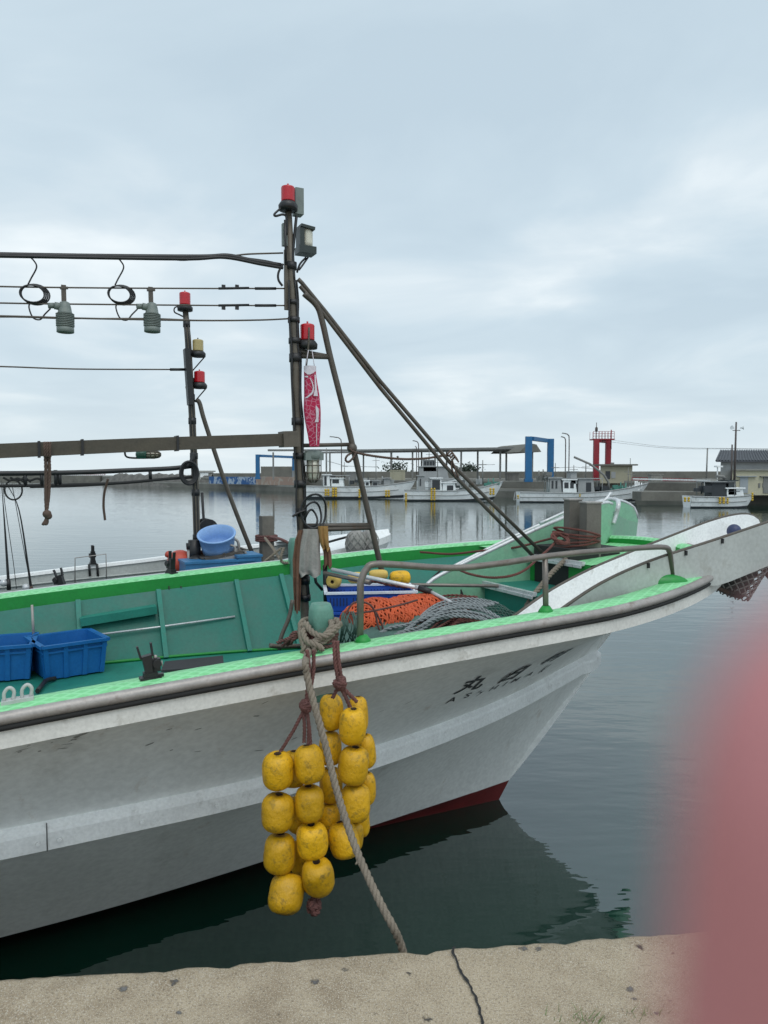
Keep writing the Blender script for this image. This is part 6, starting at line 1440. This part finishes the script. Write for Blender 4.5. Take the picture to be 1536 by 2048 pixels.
# ---- moored boats across the harbour
def far_boat(pxs, pxb, ywl, ysheer_s, ysheer_b, Yd, label, cabin, extra=(), deckm='far_teal', beam=2.4, turn=0.0, fenders=()):
    xs, xb = gx(pxs, Yd), gx(pxb, Yd); L_ = xb - xs; t = thing('moored_boat', (xs, Yd, 0), label, 'boat', 'fishing boats moored along the far quay')
    zs, zb = at(0, ysheer_s, Yd).z, at(0, ysheer_b, Yd).z
    def zsh(f): return lerp(zs, zs * .96, min(f / .4, 1)) if f < .4 else lerp(zs * .96, zb, ((f - .4) / .6) ** 2.0)
    def bw(f): return beam / 2 * (lerp(.86, 1, f / .4) if f < .4 else max(1 - ((f - .4) / .6) ** 2.6, 0) ** .75)
    def X(f, z, zt): # raked bow
        return xs + L_ * (f if f < .6 else .6 + (f - .6) * (1 - .27 * max(0, 1 - max(z, 0) / zt) ** 1.2))
    FS = [i / 24 for i in range(25)]; b_ = MB(True)
    def P(f, sd, v): zt = zsh(f); z = -.2 + (zt + .2) * v; return V((X(f, z, zt) + turn * 0, Yd + sd * bw(f) * (.62 + .38 * v ** .7), z))
    for sd in (-1, 1): b_.grid([[P(f, sd, v) for f in FS] for v in (0, .12, .3, .55, .8, 1)], True)
    b_.face([b_.add([P(0, -1, 0)]), b_.add([P(0, 1, 0)]), b_.add([P(0, 1, 1)]), b_.add([P(0, -1, 1)])]); b_.build('hull', 'far_white', t)
    k_ = MB(True)
    for sd in (-1, 1): k_.tube([P(f, sd, .985) + V((0, sd * .02, 0)) for f in FS], .05, 6); k_.tube([P(f, sd, .62) + V((0, sd * .02, 0)) for f in FS[:22]], .035, 6)
    k_.build('rub_rail', 'far_grey', t)
    w_ = MB(True); 
    for sd in (-1, 1): w_.grid([[P(f, sd, .14) + V((0, sd * .012, 0)) for f in FS], [P(f, sd, .30) + V((0, sd * .012, 0)) for f in FS]], True)
    w_.build('waterline', 'far_dark', t)
    d_ = MB(); d_.grid([[P(f, -1, .82) for f in FS], [P(f, 1, .82) for f in FS]], False); d_.build('deck', deckm, t)
    for (x0, x1, y0, y1, m_, wins) in cabin:
        cx0, cx1 = gx(x0, Yd), gx(x1, Yd); za, zt = at(0, y1, Yd).z, at(0, y0, Yd).z; c_ = MB(); wd = beam * .62; sl = (cx1 - cx0) * .14
        c_.prism([(cx0, Yd - wd / 2, za - .4), (cx1, Yd - wd / 2, za - .4), (cx1 - sl, Yd - wd / 2, zt), (cx0, Yd - wd / 2, zt)], (0, wd, 0)); c_.box(((cx0 + cx1 - sl) / 2, Yd, zt + .04), (cx1 - cx0 - sl + .3, wd + .25, .08)); cb_ = c_.build('cabin', m_, t)
        for (u0, u1, v0, v1) in wins:
            q = MB(); q.box((lerp(cx0, cx1 - sl * .6, (u0 + u1) / 2), Yd - wd / 2 - .01, lerp(za, zt, (v0 + v1) / 2)), ((cx1 - cx0) * (u1 - u0), .03, (zt - za) * (v1 - v0))); q.build('window', 'far_dark', cb_)
    for e_ in extra:
        if e_[0] == 'mast':
            _, px, y0, y1, r = e_; q = MB(True); q.cyl((gx(px, Yd), Yd, at(0, y1, Yd).z), (gx(px, Yd), Yd, at(0, y0, Yd).z), r, r * .6, n=6); q.bar((gx(px, Yd) - .35, Yd, at(0, y0 + 9, Yd).z), (gx(px, Yd) + .35, Yd, at(0, y0 + 9, Yd).z), .04, .04); q.build('mast', 'far_steel', t)
        elif e_[0] == 'awning':
            _, x0, x1, y, yb = e_; q = MB(); q.box(((gx(x0, Yd) + gx(x1, Yd)) / 2, Yd, at(0, y, Yd).z), (gx(x1, Yd) - gx(x0, Yd), beam * .7, .06))
            for px in (x0 + 1, x1 - 1):
                for sd in (-1, 1): q.cyl((gx(px, Yd), Yd + sd * beam * .32, at(0, yb, Yd).z - .2), (gx(px, Yd), Yd + sd * beam * .32, at(0, y, Yd).z), .03, n=5)
            q.build('awning', 'far_grey', t)
        elif e_[0] == 'boom':
            _, pts, r = e_; q = MB(True); q.tube([at(x, y, Yd) for x, y in pts], r, 6); q.build('derrick', 'far_steel', t)
        elif e_[0] == 'gear':
            _, x0, x1, y0, y1, m_, n_ = e_; rr = random.Random(int(x0))
            for i in range(n_):
                q = MB(); w, h = rr.uniform(.25, .6), rr.uniform(.2, .5); x = rr.uniform(gx(x0, Yd), gx(x1, Yd)); z = rr.uniform(at(0, y1, Yd).z, at(0, y0, Yd).z)
                q.box((x, Yd + rr.uniform(-.6, .4), z), (w, rr.uniform(.2, .5), h)) if rr.random() < .7 else q.cyl((x, Yd - .3, z - .3), (x, Yd - .3, z + .5), .05, n=6)
                q.build('deck_gear', m_, t)
    for (px, y0, y1, w) in fenders:
        q = MB(True); Yf = Yd - beam / 2 - .1; n_ = max(2, int((y1 - y0) / 4)); h = (at(0, y0, Yf).z - at(0, y1, Yf).z) / n_
        for i in range(n_):
            for dx in ((0,) if w < 7 else (-.13, .13)): q.sphere((gx(px, Yf) + dx, Yf, at(0, y0, Yf).z - h * (i + .5)), min(h * .55, .16), 5)
        q.build('fender', 'far_yellow', t)
    return t
far_boat(606, 831, 996.5, 972, 961, 73, 'white fishing boat farthest left across the harbour, under the carp streamer', [(648, 662, 950, 976, 'far_white', [(.15, .5, .2, .9)]), (664, 690, 957, 974, 'far_white', [(.1, .6, .45, .9)]), (722, 742, 962, 974, 'far_white', [(.1, .4, .3, .8), (.55, .85, .3, .8)]), (744, 758, 962, 975, 'far_grey', [(.2, .8, .3, .8)]), (768, 782, 957, 974, 'far_grey', [])],
    [('awning', 645, 700, 951, 972), ('mast', 653, 896, 955, .06), ('mast', 689, 924, 960, .05), ('mast', 752, 912, 965, .05), ('boom', [(655, 922), (690, 932), (752, 934)], .025), ('gear', 664, 790, 955, 968, 'far_grey', 16), ('gear', 690, 760, 962, 970, 'far_dark', 8)], fenders=[(654, 978, 992, 8), (669, 975, 994, 8), (775, 980, 994, 8), (719, 978, 996, 5)])
far_boat(808, 1006, 1001, 980, 962, 67, 'white fishing boat at the middle of the far quay, behind the two stays', [(862, 884, 957, 982, 'far_white', [(.08, .8, .12, .9)]), (884, 912, 966, 984, 'far_white', [(.35, .8, .1, .75)]), (836, 850, 952, 980, 'far_grey', [(.2, .4, .3, .8)])],
    [('awning', 858, 930, 957, 978), ('mast', 875, 905, 960, .06), ('boom', [(870, 925), (960, 930), (990, 929)], .02), ('mast', 965, 920, 968, .07), ('gear', 906, 960, 962, 980, 'far_grey', 14), ('gear', 965, 995, 966, 972, 'far_teal', 8)], fenders=[(812, 986, 1003, 6), (866, 976, 1001, 9), (984, 976, 990, 10)])
far_boat(834, 930, 989, 960, 948, 79, 'dull grey boat with a tall wheelhouse moored behind the middle white boat', [(838, 900, 934, 965, 'far_grey', []), (846, 872, 921, 935, 'far_grey', [(.05, .22, .3, .85), (.28, .45, .3, .85), (.52, .7, .3, .85), (.76, .93, .3, .85)])], [('mast', 858, 900, 922, .06), ('mast', 905, 910, 940, .05)])
far_boat(1036, 1297, 1005, 984, 965, 64, 'white fishing boat with a long curved derrick, right of the bright blue gate', [(1096, 1120, 956, 982, 'far_grey', [(.15, .3, .2, .8), (.5, .65, .2, .8)]), (1122, 1150, 960, 983, 'far_white', [(.1, .4, .3, .8), (.55, .8, .3, .8)]), (1152, 1186, 958, 985, 'far_grey', [(.5, .8, .05, .75)]), (1137, 1150, 944, 958, 'far_grey', [])],
    [('awning', 1092, 1200, 957, 980), ('boom', [(1218, 990), (1217, 965), (1208, 950), (1196, 940), (1180, 928), (1148, 914)], .10), ('mast', 1171, 925, 958, .06), ('mast', 1110, 926, 957, .05), ('mast', 1147, 930, 955, .05), ('boom', [(1106, 936), (1150, 934), (1185, 938)], .02), ('gear', 1075, 1098, 946, 960, 'far_steel', 9), ('gear', 1188, 1225, 972, 984, 'far_dark', 9), ('gear', 1224, 1262, 975, 984, 'far_teal', 12), ('gear', 1262, 1283, 972, 978, 'far_white', 8), ('mast', 1256, 935, 980, .04), ('mast', 1262, 940, 980, .04)], fenders=[(1036, 990, 998, 6), (1160, 988, 994, 6)])
far_boat(1374, 1508, 1014, 992, 988, 54, 'small white motor boat at right before the warehouse, with a dark open cabin', [(1416, 1448, 966, 992, 'far_dark', []), (1446, 1482, 977, 992, 'far_white', [(.1, .75, .62, .7)]), (1449, 1465, 962, 978, 'glass_dark', [])],
    [('awning', 1400, 1462, 963, 985), ('boom', [(1385, 958), (1420, 957), (1445, 959)], .025), ('boom', [(1432, 952), (1446, 953), (1450, 958)], .12), ('gear', 1388, 1408, 968, 982, 'far_dark', 5)], beam=2.0, fenders=[(1374, 994, 1004, 8), (1444, 994, 1008, 9), (1452, 996, 1008, 9), (1505, 985, 1002, 4)])
b_ = MB(True); 
b_.tube(crom([at(1036, 995, 62.5), at(1028, 1000, 62.5), at(1030, 985, 66)], 4), .03, 5); tag(b_.build('stern_line', 'far_grey', org=at(1036, 995, 62.5)), 'mooring line from the stern of the derrick boat to the quay', 'rope')
# odd gear along the far quay
rng = random.Random(77)
for i, (px, Y, w, h, m_, lb) in enumerate(((596, 100, 1.4, 1.0, 'far_grey', 'grey tank on the far quay left of the first white boat'), (704, 84, 1.3, .8, 'far_steel', 'dark pallet stack on the far quay under the canopy, behind the first white boat'), (795, 80, 1.6, 1.0, 'far_beige', 'beige crate on the far quay just left of the middle lamp post'), (1024, 74, 1.2, .7, 'far_rock', 'dark bin on the far quay left of the bright blue gate'), (1310, 68, 1.0, .6, 'far_concrete_pale', 'pale block on the far quay in front of the red railing'))):
    b_ = MB(); x = gx(px, Y); b_.box((x, Y, 1.72 + h / 2), (w, .9, h)); b_.box((x, Y, 1.72 + h + .04), (w + .12, 1.0, .08)); b_.box((x - w * .3, Y - .47, 1.72 + h * .5), (.08, .06, h * .9)); b_.box((x + w * .3, Y - .47, 1.72 + h * .5), (.08, .06, h * .9)); tag(b_.build('quay_box', m_, org=(x, Y, 1.72)), lb, 'box', 'boxes on the far quay')
# stone landing behind the boats
b_ = MB(); b_.box((gx(1352, 60), 61, .62), (5.6, 2.2, .7)); b_.build('landing_step', 'far_concrete')['kind'] = 'structure'

# ================================================================== FINGER in front of the lens
hd = MB(True)
def cv_(x, y, z): return CAM + V((x, y, z))
fp = [cv_(.0166, .0200, -.0098), cv_(.0168, .0212, -.018), cv_(.0176, .022, -.032), cv_(.0205, .0225, -.050), cv_(.0235, .024, -.072), cv_(.026, .028, -.095)]
fr_ = [.0079, .0081, .0082, .0086, .0095, .0105]
P = crom(fp, 6); n_ = len(P); RR = [interp([(i / 5, r) for i, r in enumerate(fr_)], j / (n_ - 1)) for j in range(n_)]
tip = []
ax = (P[0] - P[1]).normalized()
for i in range(7, 0, -1):
    a = math.pi / 2 * i / 7; tip.append((P[0] + ax * (.0079 * math.sin(a)), max(.0079 * math.cos(a), .0003)))
me = bpy.data.meshes.new('hand_source')
hd.tube([p for p, r in tip] + P, [r for p, r in tip] + RR, 24)
# palm and the other, curled, fingers, all one skin
root = fp[-1]
palm = [(root + V((-.006, .0, .0)), .011), (root + V((.012, .004, -.022)), .019), (root + V((.030, .006, -.050)), .025), (root + V((.042, .004, -.080)), .022), (root + V((.052, .0, -.125)), .023), (root + V((.066, -.006, -.2)), .029), (root + V((.09, -.016, -.32)), .036)]
hd.tube(crom([p for p, r in palm], 5), [interp([(i / 6, r) for i, r in enumerate([r for p, r in palm])], j / 30) for j in range(31)], 20)
for i, (dx, ln, rr) in enumerate(((.018, .032, .0088), (.034, .029, .0084), (.049, .023, .0074))):
    b0 = root + V((dx, .006, -.020 - .010 * i)); f_ = [b0, b0 + V((-.002, .004, ln * .8)), b0 + V((-.010, .024, ln * 1.05)), b0 + V((-.014, .034, ln * .55)), b0 + V((-.014, .028, ln * .05))]
    q = crom(f_, 5); hd.tube(q, [lerp(rr * 1.15, rr * .78, j / (len(q) - 1)) for j in range(len(q))], 14); hd.sphere(q[-1], rr * .78, 6)
tb_ = [root + V((.028, -.004, -.062)), root + V((.008, -.018, -.050)), root + V((-.010, -.022, -.030)), root + V((-.020, -.018, -.010))]
q = crom(tb_, 5); hd.tube(q, [lerp(.0145, .0088, j / (len(q) - 1)) for j in range(len(q))], 16); hd.sphere(q[-1], .0088, 7)
hand = hd.build('person', 'skin', org=root)
rm = hand.modifiers.new('skin_join', 'REMESH'); rm.mode = 'VOXEL'; rm.voxel_size = .0009; rm.use_smooth_shade = True
sm2 = hand.modifiers.new('soften', 'SMOOTH'); sm2.factor = .5; sm2.iterations = 4
tag(hand, 'photographer\'s blurred pink fingertip held over the right edge of the lens', 'hand')
nl = MB(True); nl.grid([[P[0] + ax * lerp(-.007, .006, i / 6) + (V((1, .2, 0)).normalized() * math.cos(a) + V((-.2, 1, 0)).normalized() * math.sin(a)) * (.0079 * (1 if i < 4 else .9 - .1 * (i - 4)) + .0002) for a in [R(20 + 12 * j) for j in range(10)]] for i in range(7)], True)
nl.build('fingernail', 'nail', hand)
